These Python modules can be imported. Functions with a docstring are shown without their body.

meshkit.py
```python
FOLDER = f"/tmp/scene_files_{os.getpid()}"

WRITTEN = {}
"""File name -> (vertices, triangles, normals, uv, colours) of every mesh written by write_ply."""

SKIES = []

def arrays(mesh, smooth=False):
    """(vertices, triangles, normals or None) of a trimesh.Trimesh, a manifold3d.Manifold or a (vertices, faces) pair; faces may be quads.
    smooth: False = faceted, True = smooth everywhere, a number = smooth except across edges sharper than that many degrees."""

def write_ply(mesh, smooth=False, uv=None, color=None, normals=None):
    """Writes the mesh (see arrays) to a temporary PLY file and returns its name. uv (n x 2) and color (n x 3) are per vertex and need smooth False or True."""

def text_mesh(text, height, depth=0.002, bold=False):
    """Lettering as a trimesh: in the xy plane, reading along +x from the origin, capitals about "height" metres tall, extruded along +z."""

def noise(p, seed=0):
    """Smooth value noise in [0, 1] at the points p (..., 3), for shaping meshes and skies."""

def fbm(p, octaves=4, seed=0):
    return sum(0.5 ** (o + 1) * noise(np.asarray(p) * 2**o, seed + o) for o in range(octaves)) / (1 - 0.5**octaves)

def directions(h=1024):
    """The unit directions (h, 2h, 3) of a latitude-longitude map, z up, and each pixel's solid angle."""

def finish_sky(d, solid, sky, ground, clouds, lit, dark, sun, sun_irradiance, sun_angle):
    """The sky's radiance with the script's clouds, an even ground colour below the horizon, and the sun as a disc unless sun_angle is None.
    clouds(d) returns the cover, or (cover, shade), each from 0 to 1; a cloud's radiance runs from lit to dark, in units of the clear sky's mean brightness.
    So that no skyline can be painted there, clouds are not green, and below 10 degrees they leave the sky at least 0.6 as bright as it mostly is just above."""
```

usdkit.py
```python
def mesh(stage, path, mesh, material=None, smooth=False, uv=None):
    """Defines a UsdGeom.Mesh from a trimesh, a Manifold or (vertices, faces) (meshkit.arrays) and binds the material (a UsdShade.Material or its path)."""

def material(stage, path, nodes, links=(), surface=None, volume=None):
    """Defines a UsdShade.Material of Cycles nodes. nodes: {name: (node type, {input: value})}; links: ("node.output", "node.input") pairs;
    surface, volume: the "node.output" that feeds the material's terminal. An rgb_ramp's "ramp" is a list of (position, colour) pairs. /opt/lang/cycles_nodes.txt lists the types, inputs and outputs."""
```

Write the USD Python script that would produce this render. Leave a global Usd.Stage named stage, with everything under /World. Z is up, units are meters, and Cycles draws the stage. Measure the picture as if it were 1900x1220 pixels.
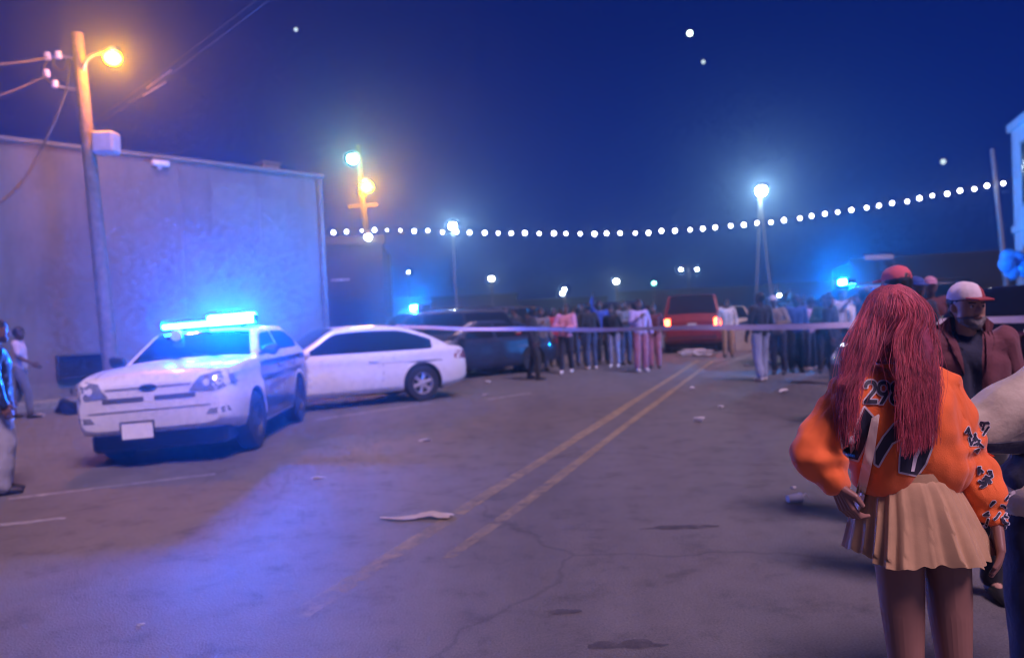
import math, random
import numpy as np, trimesh, manifold3d as m3, usdkit, meshkit
from shapely.geometry import Polygon, LineString, box as sbox
from shapely import affinity
from shapely.ops import unary_union
from pxr import Usd, UsdGeom, UsdLux, UsdShade, Gf, Sdf, Vt

stage = Usd.Stage.CreateInMemory()
UsdGeom.SetStageUpAxis(stage, 'Z')
UsdGeom.SetStageMetersPerUnit(stage, 1.0)
stage.SetDefaultPrim(UsdGeom.Xform.Define(stage, '/World').GetPrim())
UsdGeom.Scope.Define(stage, '/World/Looks')
rng = np.random.default_rng(7)
random.seed(7)

# ------------------------------------------------------------------ camera, sky, key light, exposure
EYE = np.array([0, 0, 1.5])
FPX = 1400.0                                     # focal length in pixels of a 1900 px wide frame
ROLL, PITCH = math.radians(2.54), math.radians(0.98)
FW = np.array([0, math.cos(PITCH), -math.sin(PITCH)])
_up = np.cross([1.0, 0, 0], FW)
RT = math.cos(ROLL) * np.array([1.0, 0, 0]) - math.sin(ROLL) * _up
UP = math.sin(ROLL) * np.array([1.0, 0, 0]) + math.cos(ROLL) * _up
cam = UsdGeom.Camera.Define(stage, '/World/camera')
cam.AddTransformOp().Set(Gf.Matrix4d(*RT, 0, *UP, 0, *(-FW), 0, *EYE, 1))
cam.CreateHorizontalApertureAttr(36.0)
cam.CreateFocalLengthAttr(36.0 * FPX / 1900)
cam.CreateFStopAttr(2.5)
cam.CreateFocusDistanceAttr(2.0)
cam.CreateClippingRangeAttr(Gf.Vec2f(0.05, 3000))
cam.CreateExposureAttr(0.0)

SUN_DIR = np.array([0.36, -0.54, 0.95])          # towards the dim warm glow of the street behind the camera
SUN_DIR /= np.linalg.norm(SUN_DIR)
SUN_EL, SUN_ROT = math.asin(SUN_DIR[2]), math.atan2(SUN_DIR[0], SUN_DIR[1])
_m = usdkit.material(stage, '/World/Looks/night_sky', {
    's': ('sky_texture', {'sky_type': 'single_scattering', 'sun_disc': False, 'sun_elevation': SUN_EL, 'sun_rotation': SUN_ROT, 'ozone_density': 3.0, 'aerosol_density': 0.3}),
    't': ('mix', {'mix_type': 'multiply', 'fac': 1.0, 'color2': (0.0008, 0.039, 0.32)}),
    'b': ('background_shader', {'strength': 0.1})},
    [('s.color', 't.color1'), ('t.color', 'b.color')], surface='b.background')
dome = UsdLux.DomeLight.Define(stage, '/World/sky')
UsdShade.MaterialBindingAPI.Apply(dome.GetPrim()).Bind(_m)
dome.GetPrim().SetCustomDataByKey('kind', 'structure')
sun = UsdLux.DistantLight.Define(stage, '/World/sun')
sun.CreateIntensityAttr(0.92)
sun.CreateAngleAttr(18.0)
sun.CreateNormalizeAttr(True)
sun.CreateColorAttr(Gf.Vec3f(1.0, 0.64, 0.90))
_x = np.cross([0, 0, 1], SUN_DIR); _x /= np.linalg.norm(_x)
sun.AddTransformOp().Set(Gf.Matrix4d(*_x, 0, *np.cross(SUN_DIR, _x), 0, *SUN_DIR, 0, 0, 0, 0, 1))

# ------------------------------------------------------------------ helpers
def ray(px, py):
    d = FW + RT * (px - 950) / FPX + UP * (610 - py) / FPX
    return d

def gp(px, py, z=0.0):
    """The point at height z seen at a place of the photograph."""
    d = ray(px, py)
    return EYE + d * (z - EYE[2]) / d[2]

def pd(px, py, d):
    """The point at distance d along the view axis seen at a place of the photograph."""
    return EYE + ray(px, py) * d

_used = {}
def numbered(parent, name):
    k = _used.get((parent, name), 0)
    _used[(parent, name)] = k + 1
    return name if k == 0 else f'{name}_{k:03d}'

def tag(p, label=None, cat=None, group=None, kind=None):
    p = p.GetPrim() if hasattr(p, 'GetPrim') else p
    for k, v in (('label', label), ('category', cat), ('group', group), ('kind', kind)):
        if v:
            p.SetCustomDataByKey(k, v)
    return p

class Thing:
    def __init__(self, name, label, cat, loc=(0, 0, 0), rotz=0.0, group=None, kind=None, tilt=0.0):
        self.path = '/World/' + numbered('/World', name)
        x = UsdGeom.Xform.Define(stage, self.path)
        x.AddTranslateOp().Set(Gf.Vec3d(*map(float, loc)))
        x.AddRotateZOp().Set(float(rotz))
        if tilt:
            x.AddRotateXOp().Set(float(tilt))
        self.loc, self.rotz = np.array(loc, float), rotz
        c, s = math.cos(math.radians(rotz)), math.sin(math.radians(rotz))
        self.rot = np.array([[c, -s, 0], [s, c, 0], [0, 0, 1]])
        tag(x, label, cat, group, kind)

    def world(self, v):
        return np.asarray(v) @ self.rot.T + self.loc

    def local(self, v):
        return (np.asarray(v) - self.loc) @ self.rot

def path_of(o):
    return o.path if hasattr(o, 'path') else str(o.GetPath())

def part(name, mesh, mat, parent, smooth=35, label=None):
    p = path_of(parent)
    prim = usdkit.mesh(stage, f'{p}/{numbered(p, name)}', mesh, mat, smooth=smooth)
    prim.path = str(prim.GetPath())
    if label:
        tag(prim, label)
    return prim

def top(name, mesh, mat, label=None, cat=None, group=None, kind=None, smooth=35):
    prim = usdkit.mesh(stage, '/World/' + numbered('/World', name), mesh, mat, smooth=smooth)
    tag(prim, label, cat, group, kind)
    prim.path = str(prim.GetPath())
    return prim

def cat(*ms):
    return trimesh.util.concatenate([m for m in ms if m is not None])

def tm(man):
    m = man.to_mesh()
    return trimesh.Trimesh(np.array(m.vert_properties[:, :3]), np.array(m.tri_verts), process=True)

def mani(t):
    return m3.Manifold(m3.Mesh(np.asarray(t.vertices, np.float32), np.asarray(t.faces, np.uint32)))

def bx(sx, sy, sz, at=(0, 0, 0), r=0.0, rotz=0):
    """A box with its centre at at; chamfered by r."""
    if r > 0:
        pts = []
        for i in (-1, 1):
            for j in (-1, 1):
                for k in (-1, 1):
                    c = np.array([i * sx / 2, j * sy / 2, k * sz / 2])
                    for ax in range(3):
                        q = c.copy()
                        for a in range(3):
                            if a != ax:
                                q[a] -= r * np.sign(c[a])
                        pts.append(q)
        t = trimesh.convex.convex_hull(np.array(pts))
    else:
        t = trimesh.creation.box([sx, sy, sz])
    if rotz:
        t.apply_transform(trimesh.transformations.rotation_matrix(math.radians(rotz), [0, 0, 1]))
    t.apply_translation(at)
    return t

def tube(points, radii, sides=8, caps=True):
    p = np.asarray(points, float)
    r = np.broadcast_to(radii, (len(p),)).astype(float)
    t = np.gradient(p, axis=0)
    t /= np.linalg.norm(t, axis=1, keepdims=True) + 1e-12
    a = np.cross(t, np.where(np.abs(t[:, 2:]) < 0.9, [0, 0, 1.0], [1.0, 0, 0]))
    a /= np.linalg.norm(a, axis=1, keepdims=True) + 1e-12
    for i in range(1, len(a)):
        if a[i] @ a[i - 1] < 0:
            a[i] *= -1
    b = np.cross(t, a)
    g = np.arange(sides) * 2 * np.pi / sides
    v = p[:, None] + r[:, None, None] * (np.cos(g)[None, :, None] * a[:, None] + np.sin(g)[None, :, None] * b[:, None])
    n = len(p)
    i, j = np.meshgrid(np.arange(n - 1), np.arange(sides), indexing='ij')
    q = np.stack([i * sides + j, i * sides + (j + 1) % sides, (i + 1) * sides + (j + 1) % sides, (i + 1) * sides + j], -1).reshape(-1, 4)
    f = np.vstack([q[:, [0, 1, 2]], q[:, [0, 2, 3]]])
    v = v.reshape(-1, 3)
    if caps:
        k = len(v)
        v = np.vstack([v, p[0], p[-1]])
        c = np.arange(sides)
        f = np.vstack([f, np.stack([np.full(sides, k), (c + 1) % sides, c], 1), np.stack([np.full(sides, k + 1), (n - 1) * sides + c, (n - 1) * sides + (c + 1) % sides], 1)])
    t = trimesh.Trimesh(v, f, process=False)
    if t.volume < 0:
        t.invert()
    return t

def lathe(profile, n=24):
    return trimesh.creation.revolve(np.array(profile, float), sections=n)

def spline(pts, n=24):
    from scipy.interpolate import PchipInterpolator, CubicSpline
    p = np.asarray(pts, float)
    s = np.concatenate([[0], np.cumsum(np.linalg.norm(np.diff(p, axis=0), axis=1))])
    return CubicSpline(s, p)(np.linspace(0, s[-1], n))

def sag(a, b, drop, n=24):
    a, b = np.asarray(a, float), np.asarray(b, float)
    t = np.linspace(0, 1, n)[:, None]
    p = a + (b - a) * t
    p[:, 2] -= drop * 4 * (t * (1 - t))[:, 0]
    return p

_rayers = {}
def cast(o, d, mesh):
    """First hits of rays with a mesh: (distance or nan, face normal)."""
    from trimesh.ray.ray_pyembree import RayMeshIntersector
    o, d = np.atleast_2d(np.asarray(o, float)), np.atleast_2d(np.asarray(d, float))
    if id(mesh) not in _rayers:
        _rayers[id(mesh)] = (RayMeshIntersector(mesh), mesh)
    loc, ri, ti = _rayers[id(mesh)][0].intersects_location(o, d, multiple_hits=False)
    out, nrm = np.full(len(d), np.nan), np.zeros((len(d), 3))
    out[ri] = np.linalg.norm(loc - o[ri], axis=1) / np.linalg.norm(d[ri], axis=1)
    n = np.asarray(mesh.face_normals)[ti]
    nrm[ri] = n
    return out, nrm

def decal(poly, rays_of, mesh, off=0.004, size=0.05, thick=0.003):
    """A flat shape laid on a curved surface: poly in 2D, rays_of(xy) gives the rays that carry it onto the mesh."""
    shells = []
    for g in getattr(poly, 'geoms', [poly]):
        if g.is_empty or g.area < 1e-9:
            continue
        v, f = trimesh.creation.triangulate_polygon(g, engine='earcut')
        v3, f = trimesh.remesh.subdivide_to_size(np.column_stack([v, np.zeros(len(v))]), f, size, max_iter=12)
        t0 = trimesh.Trimesh(v3, f, process=True)
        v, f = t0.vertices[:, :2], t0.faces
        o, d = rays_of(v)
        d = d / np.linalg.norm(d, axis=1, keepdims=True)
        t, n = cast(o, d, mesh)
        bad = np.isnan(t)
        if bad.all():
            continue
        if bad.any():
            good = np.nonzero(~bad)[0]
            for i in np.nonzero(bad)[0]:
                k = good[np.argmin(((v[good] - v[i]) ** 2).sum(1))]
                t[i], n[i] = t[k], n[k]
        p = o + d * t[:, None]
        outer, inner = p - d * off, p - d * (off - thick)
        e = np.sort(t0.edges, axis=1)
        uniq, idx, cnt = np.unique(e, axis=0, return_index=True, return_counts=True)
        be = t0.edges[idx[cnt == 1]]
        k = len(p)
        walls = np.vstack([np.stack([be[:, 1], be[:, 0], be[:, 0] + k], 1), np.stack([be[:, 1], be[:, 0] + k, be[:, 1] + k], 1)])
        fc = np.cross(outer[f[:, 1]] - outer[f[:, 0]], outer[f[:, 2]] - outer[f[:, 0]]).sum(0)
        faces = np.vstack([f, walls])
        if fc @ d.mean(0) > 0:
            faces = faces[:, ::-1]
        shells.append(trimesh.Trimesh(np.vstack([outer, inner]), faces, process=False))
    return cat(*shells) if shells else None

def axis_rays(origin, u, v, d):
    origin, u, v, d = map(lambda a: np.asarray(a, float), (origin, u, v, d))
    return lambda xy: (origin + xy[:, :1] * u + xy[:, 1:] * v, np.repeat(d[None], len(xy), 0))

def pixel_rays(thing):
    """Rays from the eye through places of the photograph, in the frame of a thing."""
    def f(xy):
        d = np.array([ray(a, b) for a, b in xy]) @ thing.rot
        return np.repeat(thing.local(EYE)[None], len(xy), 0), d
    return f

def hull_chain(bones, seg=10):
    """Union of the hulls of sphere pairs: bones are (p, r, q, s)."""
    out = None
    for p, r, q, s in bones:
        a = m3.Manifold.sphere(r, seg).translate(tuple(map(float, p)))
        b = m3.Manifold.sphere(s, seg).translate(tuple(map(float, q)))
        h = m3.Manifold.batch_hull([a, b])
        out = h if out is None else out + h
    return out

def hull_of(balls, seg=10):
    return m3.Manifold.batch_hull([m3.Manifold.sphere(r, seg).translate(tuple(map(float, p))) for p, r in balls])

def soften(man, length, it=8):
    t = tm(man.refine_to_length(length))
    if it:
        trimesh.smoothing.filter_taubin(t, iterations=it)
    return t

# ------------------------------------------------------------------ materials
_mats = {}
def M(name, col, rough=0.6, metal=0.0, coat=0.0, var=0.12, scale=5.0, bump=0.0, bscale=60.0, spec=0.5, sheen=0.0):
    if name in _mats:
        return _mats[name]
    c = np.array(col, float)
    nodes = {'tc': ('texture_coordinate', {}), 'n': ('noise_texture', {'scale': scale, 'detail': 4.0, 'roughness': 0.6}),
             'r': ('rgb_ramp', {'ramp': [(0.3, tuple(c * (1 - var))), (0.7, tuple(np.minimum(c * (1 + var), 0.95)))]}),
             'p': ('principled_bsdf', {'roughness': rough, 'metallic': metal, 'coat_weight': coat, 'specular_ior_level': spec, 'sheen_weight': sheen})}
    links = [('tc.object', 'n.vector'), ('n.fac', 'r.fac'), ('r.color', 'p.base_color')]
    if bump:
        nodes['bn'] = ('noise_texture', {'scale': bscale, 'detail': 3.0})
        nodes['b'] = ('bump', {'strength': bump, 'distance': 0.01})
        links += [('tc.object', 'bn.vector'), ('bn.fac', 'b.height'), ('b.normal', 'p.normal')]
    _mats[name] = usdkit.material(stage, '/World/Looks/' + name, nodes, links, surface='p.BSDF')
    return _mats[name]

def E(name, col, strength):
    if name not in _mats:
        _mats[name] = usdkit.material(stage, '/World/Looks/' + name, {'e': ('emission', {'color': tuple(col), 'strength': float(strength)})}, surface='e.emission')
    return _mats[name]

def asphalt(name, base, warm=(1.0, 0.97, 0.94)):
    b = np.array(warm) * base
    nodes = {
        'g': ('geometry', {}),
        'n1': ('noise_texture', {'scale': 0.35, 'detail': 5.0, 'roughness': 0.62}),
        'n2': ('noise_texture', {'scale': 3.1, 'detail': 6.0, 'roughness': 0.7}),
        'n3': ('noise_texture', {'scale': 95.0, 'detail': 2.0}),
        'r1': ('rgb_ramp', {'ramp': [(0.30, tuple(b * 0.55)), (0.48, tuple(b)), (0.72, tuple(b * 1.25))]}),
        'r2': ('rgb_ramp', {'ramp': [(0.30, (0.55,) * 3), (0.46, (0.95,) * 3), (0.75, (1.12,) * 3)]}),
        'r3': ('rgb_ramp', {'ramp': [(0.3, (0.72,) * 3), (0.7, (1.25,) * 3)]}),
        'm1': ('mix', {'mix_type': 'multiply', 'fac': 1.0}), 'm2': ('mix', {'mix_type': 'multiply', 'fac': 1.0}),
        'map': ('mapping', {'scale': (1.0, 0.25, 1.0), 'rotation': (0, 0, math.radians(20))}),
        'dn': ('noise_texture', {'scale': 1.3, 'detail': 4.0}), 'dm': ('mix', {'mix_type': 'linear_light', 'fac': 0.35}), 'vc': ('voronoi_texture', {'scale': 0.30, 'feature': 'distance_to_edge'}),
        'rc': ('rgb_ramp', {'ramp': [(0.0, (0.7,) * 3), (0.003, (0.8,) * 3), (0.007, (1.0,) * 3)]}), 'mc': ('mix', {'mix_type': 'multiply', 'fac': 1.0}),
        'b': ('bump', {'strength': 0.6, 'distance': 0.008}),
        'p': ('principled_bsdf', {'roughness': 0.62, 'specular_ior_level': 0.4})}
    links = [('g.position', 'map.vector'), ('map.vector', 'n1.vector'), ('g.position', 'n2.vector'), ('g.position', 'n3.vector'), ('n1.fac', 'r1.fac'), ('n2.fac', 'r2.fac'), ('n3.fac', 'r3.fac'),
             ('r1.color', 'm1.color1'), ('r2.color', 'm1.color2'), ('m1.color', 'm2.color1'), ('r3.color', 'm2.color2'), ('m2.color', 'mc.color1'), ('rc.color', 'mc.color2'), ('mc.color', 'p.base_color'),
             ('g.position', 'dn.vector'), ('g.position', 'dm.color1'), ('dn.color', 'dm.color2'), ('dm.color', 'vc.vector'), ('vc.distance', 'rc.fac'),
             ('n3.fac', 'b.height'), ('b.normal', 'p.normal')]
    return usdkit.material(stage, '/World/Looks/' + name, nodes, links, surface='p.BSDF')

def worn_paint(name, col, under=None, thr=0.5, fade=0.0, scale=7.0):
    """Paint that has worn away in patches, so that what lies under it shows; fade wears the end nearest to the camera more."""
    nodes = {'sx': ('separate_xyz', {}), 'mr': ('map_range', {'from_min': 3.6, 'from_max': 9.5, 'to_min': -fade, 'to_max': 0.0, 'clamp': True}), 'ad': ('math', {'math_type': 'add'}), 'g': ('geometry', {}),
             'n': ('noise_texture', {'scale': scale, 'detail': 6.0, 'roughness': 0.75}), 'r': ('rgb_ramp', {'ramp': [(thr - 0.14, (0.0,) * 3), (thr + 0.16, (1.0,) * 3)]}),
             'p': ('principled_bsdf', {'roughness': 0.6, 'base_color': col}), 't': ('transparent_bsdf', {}), 'm': ('mix_closure', {})}
    return usdkit.material(stage, '/World/Looks/' + name, nodes, [('g.position', 'n.vector'), ('g.position', 'sx.vector'), ('sx.y', 'mr.value'), ('mr.result', 'ad.value1'), ('n.fac', 'ad.value2'), ('ad.value', 'r.fac'),
                           ('r.color', 'm.fac'), ('t.BSDF', 'm.closure1'), ('p.BSDF', 'm.closure2')], surface='m.closure')

def plaster(name, col, stain):
    c, s = np.array(col), np.array(stain)
    nodes = {'g': ('geometry', {}), 'n': ('noise_texture', {'scale': 0.5, 'detail': 6.0, 'roughness': 0.65}),
             'map': ('mapping', {'scale': (1.0, 1.0, 0.22)}), 'n2': ('noise_texture', {'scale': 2.6, 'detail': 5.0, 'roughness': 0.7}),
             'r': ('rgb_ramp', {'ramp': [(0.3, tuple(s)), (0.52, tuple(c)), (0.8, tuple(c * 1.1))]}),
             'r2': ('rgb_ramp', {'ramp': [(0.3, (0.78,) * 3), (0.55, (1.0,) * 3)]}),
             'm': ('mix', {'mix_type': 'multiply', 'fac': 1.0}), 'n3': ('noise_texture', {'scale': 40.0, 'detail': 3.0}),
             'b': ('bump', {'strength': 0.3, 'distance': 0.01}), 'p': ('principled_bsdf', {'roughness': 0.9, 'specular_ior_level': 0.2})}
    links = [('g.position', 'n.vector'), ('g.position', 'map.vector'), ('map.vector', 'n2.vector'), ('n.fac', 'r.fac'), ('n2.fac', 'r2.fac'), ('r.color', 'm.color1'), ('r2.color', 'm.color2'),
             ('m.color', 'p.base_color'), ('g.position', 'n3.vector'), ('n3.fac', 'b.height'), ('b.normal', 'p.normal')]
    return usdkit.material(stage, '/World/Looks/' + name, nodes, links, surface='p.BSDF')

GLASS = usdkit.material(stage, '/World/Looks/tinted_glass', {'p': ('principled_bsdf', {'base_color': (0.012, 0.014, 0.02), 'roughness': 0.06, 'specular_ior_level': 0.6})}, surface='p.BSDF')
RUBBER = M('rubber', (0.02, 0.02, 0.021), 0.8)
ALLOY = M('alloy', (0.62, 0.62, 0.64), 0.32, metal=0.7)
STEEL_DARK = M('dark_steel_wheel', (0.05, 0.05, 0.055), 0.5, metal=0.4)
BLACK = M('black_plastic', (0.02, 0.02, 0.022), 0.55)
CHROME = M('chrome', (0.7, 0.7, 0.72), 0.18, metal=1.0)
WHITE_PAINT = M('white_car_paint', (0.72, 0.72, 0.72), 0.35, coat=0.6, var=0.04)
BLACK_PAINT = M('black_car_paint', (0.02, 0.021, 0.026), 0.3, coat=0.6)
LENS = M('headlight_lens', (0.42, 0.44, 0.48), 0.12, metal=0.6, coat=1.0, var=0.4, scale=14)
REFLECTOR = M('headlight_reflector', (0.9, 0.9, 0.92), 0.2, metal=0.3, coat=1.0)
PLATE = M('plate_white', (0.85, 0.85, 0.85), 0.5, var=0.03)
METAL_GREY = M('galvanised_metal', (0.3, 0.31, 0.33), 0.5, metal=0.5)
CABLE = M('black_cable', (0.06, 0.06, 0.065), 0.6)

# ------------------------------------------------------------------ setting
ROAD_AZ = math.radians(20.3)
RD = np.array([math.sin(ROAD_AZ), math.cos(ROAD_AZ), 0])         # along the road, away from the camera
RN = np.array([math.cos(ROAD_AZ), -math.sin(ROAD_AZ), 0])        # across it, to the right

def sheet(pts, z):
    v = np.array([[p[0], p[1], z] for p in pts], float)
    f = np.array([[0, i, i + 1] for i in range(1, len(v) - 1)])
    t = trimesh.Trimesh(v, f, process=False)
    if t.face_normals[0][2] < 0:
        t.invert()
    return t

def slab(pts, z0, z1):
    t = trimesh.creation.extrude_polygon(Polygon([(p[0], p[1]) for p in pts]), z1 - z0, engine='earcut')
    t.apply_translation([0, 0, z0])
    return t

AS = asphalt('asphalt_old', 0.135)
GX, GY = 190.0, 130.0
top('ground', sheet([(-GX, GY - GX), (GX, GY - GX), (GX, GY + GX), (-GX, GY + GX)], 0.0), AS, kind='structure', smooth=False)
UNDER = (0.135, 0.13, 0.126)
YEL = worn_paint('worn_yellow_paint', (0.34, 0.275, 0.165), UNDER, 0.43, 0.17)
WHT = worn_paint('worn_white_paint', (0.36, 0.36, 0.36), UNDER, 0.5)

def stripe(a, b, w, z=0.004, seg=14, wob=0.012):
    a, b = np.asarray(a)[:2], np.asarray(b)[:2]
    d = (b - a) / np.linalg.norm(b - a)
    n = np.array([-d[1], d[0]])
    t = np.linspace(0, 1, seg)
    r = np.random.default_rng(int(abs(a[0] * 1000)) + 3)
    l = np.array([a + (b - a) * k + n * (w / 2 + r.normal() * wob) for k in t])
    q = np.array([a + (b - a) * k - n * (w / 2 + r.normal() * wob) for k in t])
    v = np.vstack([l, q])
    v = np.column_stack([v, np.full(len(v), z)])
    f = []
    for i in range(seg - 1):
        f += [[i, seg + i, seg + i + 1], [i, seg + i + 1, i + 1]]
    m = trimesh.Trimesh(v, np.array(f), process=False)
    if m.face_normals[0][2] < 0:
        m.invert()
    return m

L1a, L1b = gp(545, 1145), gp(1297, 668)
L2a, L2b = gp(835, 1035), gp(1322, 669)
top('road_line', stripe(L1a, L1b, 0.13), YEL, kind='structure', smooth=False)
top('road_line', stripe(L2a, L2b, 0.12), YEL, kind='structure', smooth=False)
for (x0, y0, x1, y1, w) in ((-60, 981, 122, 961, 0.11), (15, 926, 400, 879, 0.10), (585, 779, 800, 747, 0.12), (905, 741, 985, 729, 0.12), (1300, 690, 1400, 655, 0.1)):
    top('parking_line', stripe(gp(x0, y0), gp(x1, y1), w), WHT, kind='structure', smooth=False)

# wall line of the long building on the left
W0 = np.array([-10.9, 16.0, 0.0])
W1 = np.array([-5.3, 21.9, 0.0])
WD = (W1 - W0) / np.linalg.norm(W1 - W0)
WN = np.array([WD[1], -WD[0], 0])                                # out of the wall, to the street
WA = W0 - WD * 14
pv = [WA + WN * 0.0, W1 + WN * 0.0 + WD * 0.3, W1 + WD * 0.3 + WN * 1.1, WA + WN * 1.1]
CONC = asphalt('concrete_pavement', 0.22, (1, 0.99, 0.96))
top('pavement', slab(pv, 0.0, 0.12), CONC, kind='structure', smooth=False)

# ------------------------------------------------------------------ vehicles (front towards +x)
def pw(pts):
    p = np.array(sorted(pts), float)
    from scipy.interpolate import PchipInterpolator
    f = PchipInterpolator(p[:, 0], p[:, 1])
    return lambda x: f(np.clip(x, p[0, 0], p[-1, 0]))

def ring_loft(rings):
    """Closed solid through rings of equal size (each an (n, 3) loop)."""
    n = len(rings[0])
    v = np.vstack(rings)
    f = []
    for i in range(len(rings) - 1):
        for j in range(n):
            a, b = i * n + j, i * n + (j + 1) % n
            c, d = a + n, b + n
            f += [[a, b, d], [a, d, c]]
    k = len(v)
    v = np.vstack([v, rings[0].mean(0), rings[-1].mean(0)])
    e = (len(rings) - 1) * n
    for j in range(n):
        f += [[k, (j + 1) % n, j], [k + 1, e + j, e + (j + 1) % n]]
    t = trimesh.Trimesh(v, np.array(f), process=True)
    if t.volume < 0:
        t.invert()
    return t

def wheel(parent, at, r, side, rim_mat, width=0.2, spokes=5):
    o = np.array(at, float)
    prof = [(r * 0.62, -width / 2), (r * 0.93, -width / 2), (r * 0.985, -width / 2 + 0.02), (r, -width / 4), (r, width / 4), (r * 0.985, width / 2 - 0.02), (r * 0.93, width / 2), (r * 0.62, width / 2), (r * 0.62, -width / 2)]
    rot = trimesh.transformations.rotation_matrix(-side * math.pi / 2, [1, 0, 0])
    t = lathe(prof, 28); t.apply_transform(rot); t.apply_translation(o)
    w = part('wheel', t, RUBBER, parent)
    ms = [lathe([(r * 0.55, 0.0), (r * 0.645, 0.0), (r * 0.645, width / 2 - 0.012), (r * 0.6, width / 2 - 0.005), (r * 0.55, width / 2 - 0.03), (r * 0.55, 0.0)], 28),
          lathe([(0.0, 0.03), (r * 0.16, 0.03), (r * 0.17, width / 2 - 0.035), (r * 0.1, width / 2 - 0.02), (0.0, width / 2 - 0.02)], 16)]
    for k in range(spokes):
        s = bx(r * 0.5, r * 0.19, 0.03, (r * 0.36, 0, width / 2 - 0.04), 0.008)
        s.apply_transform(trimesh.transformations.rotation_matrix(k * 2 * math.pi / spokes + 0.3, [0, 0, 1]))
        ms.append(s)
    disc = trimesh.creation.cylinder(r * 0.6, 0.02, sections=24)
    m = cat(*ms)
    for q in (m, disc):
        q.apply_transform(rot); q.apply_translation(o)
    part('rim', m, rim_mat, w)
    part('brake_disc', disc, STEEL_DARK, w)
    return w

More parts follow.
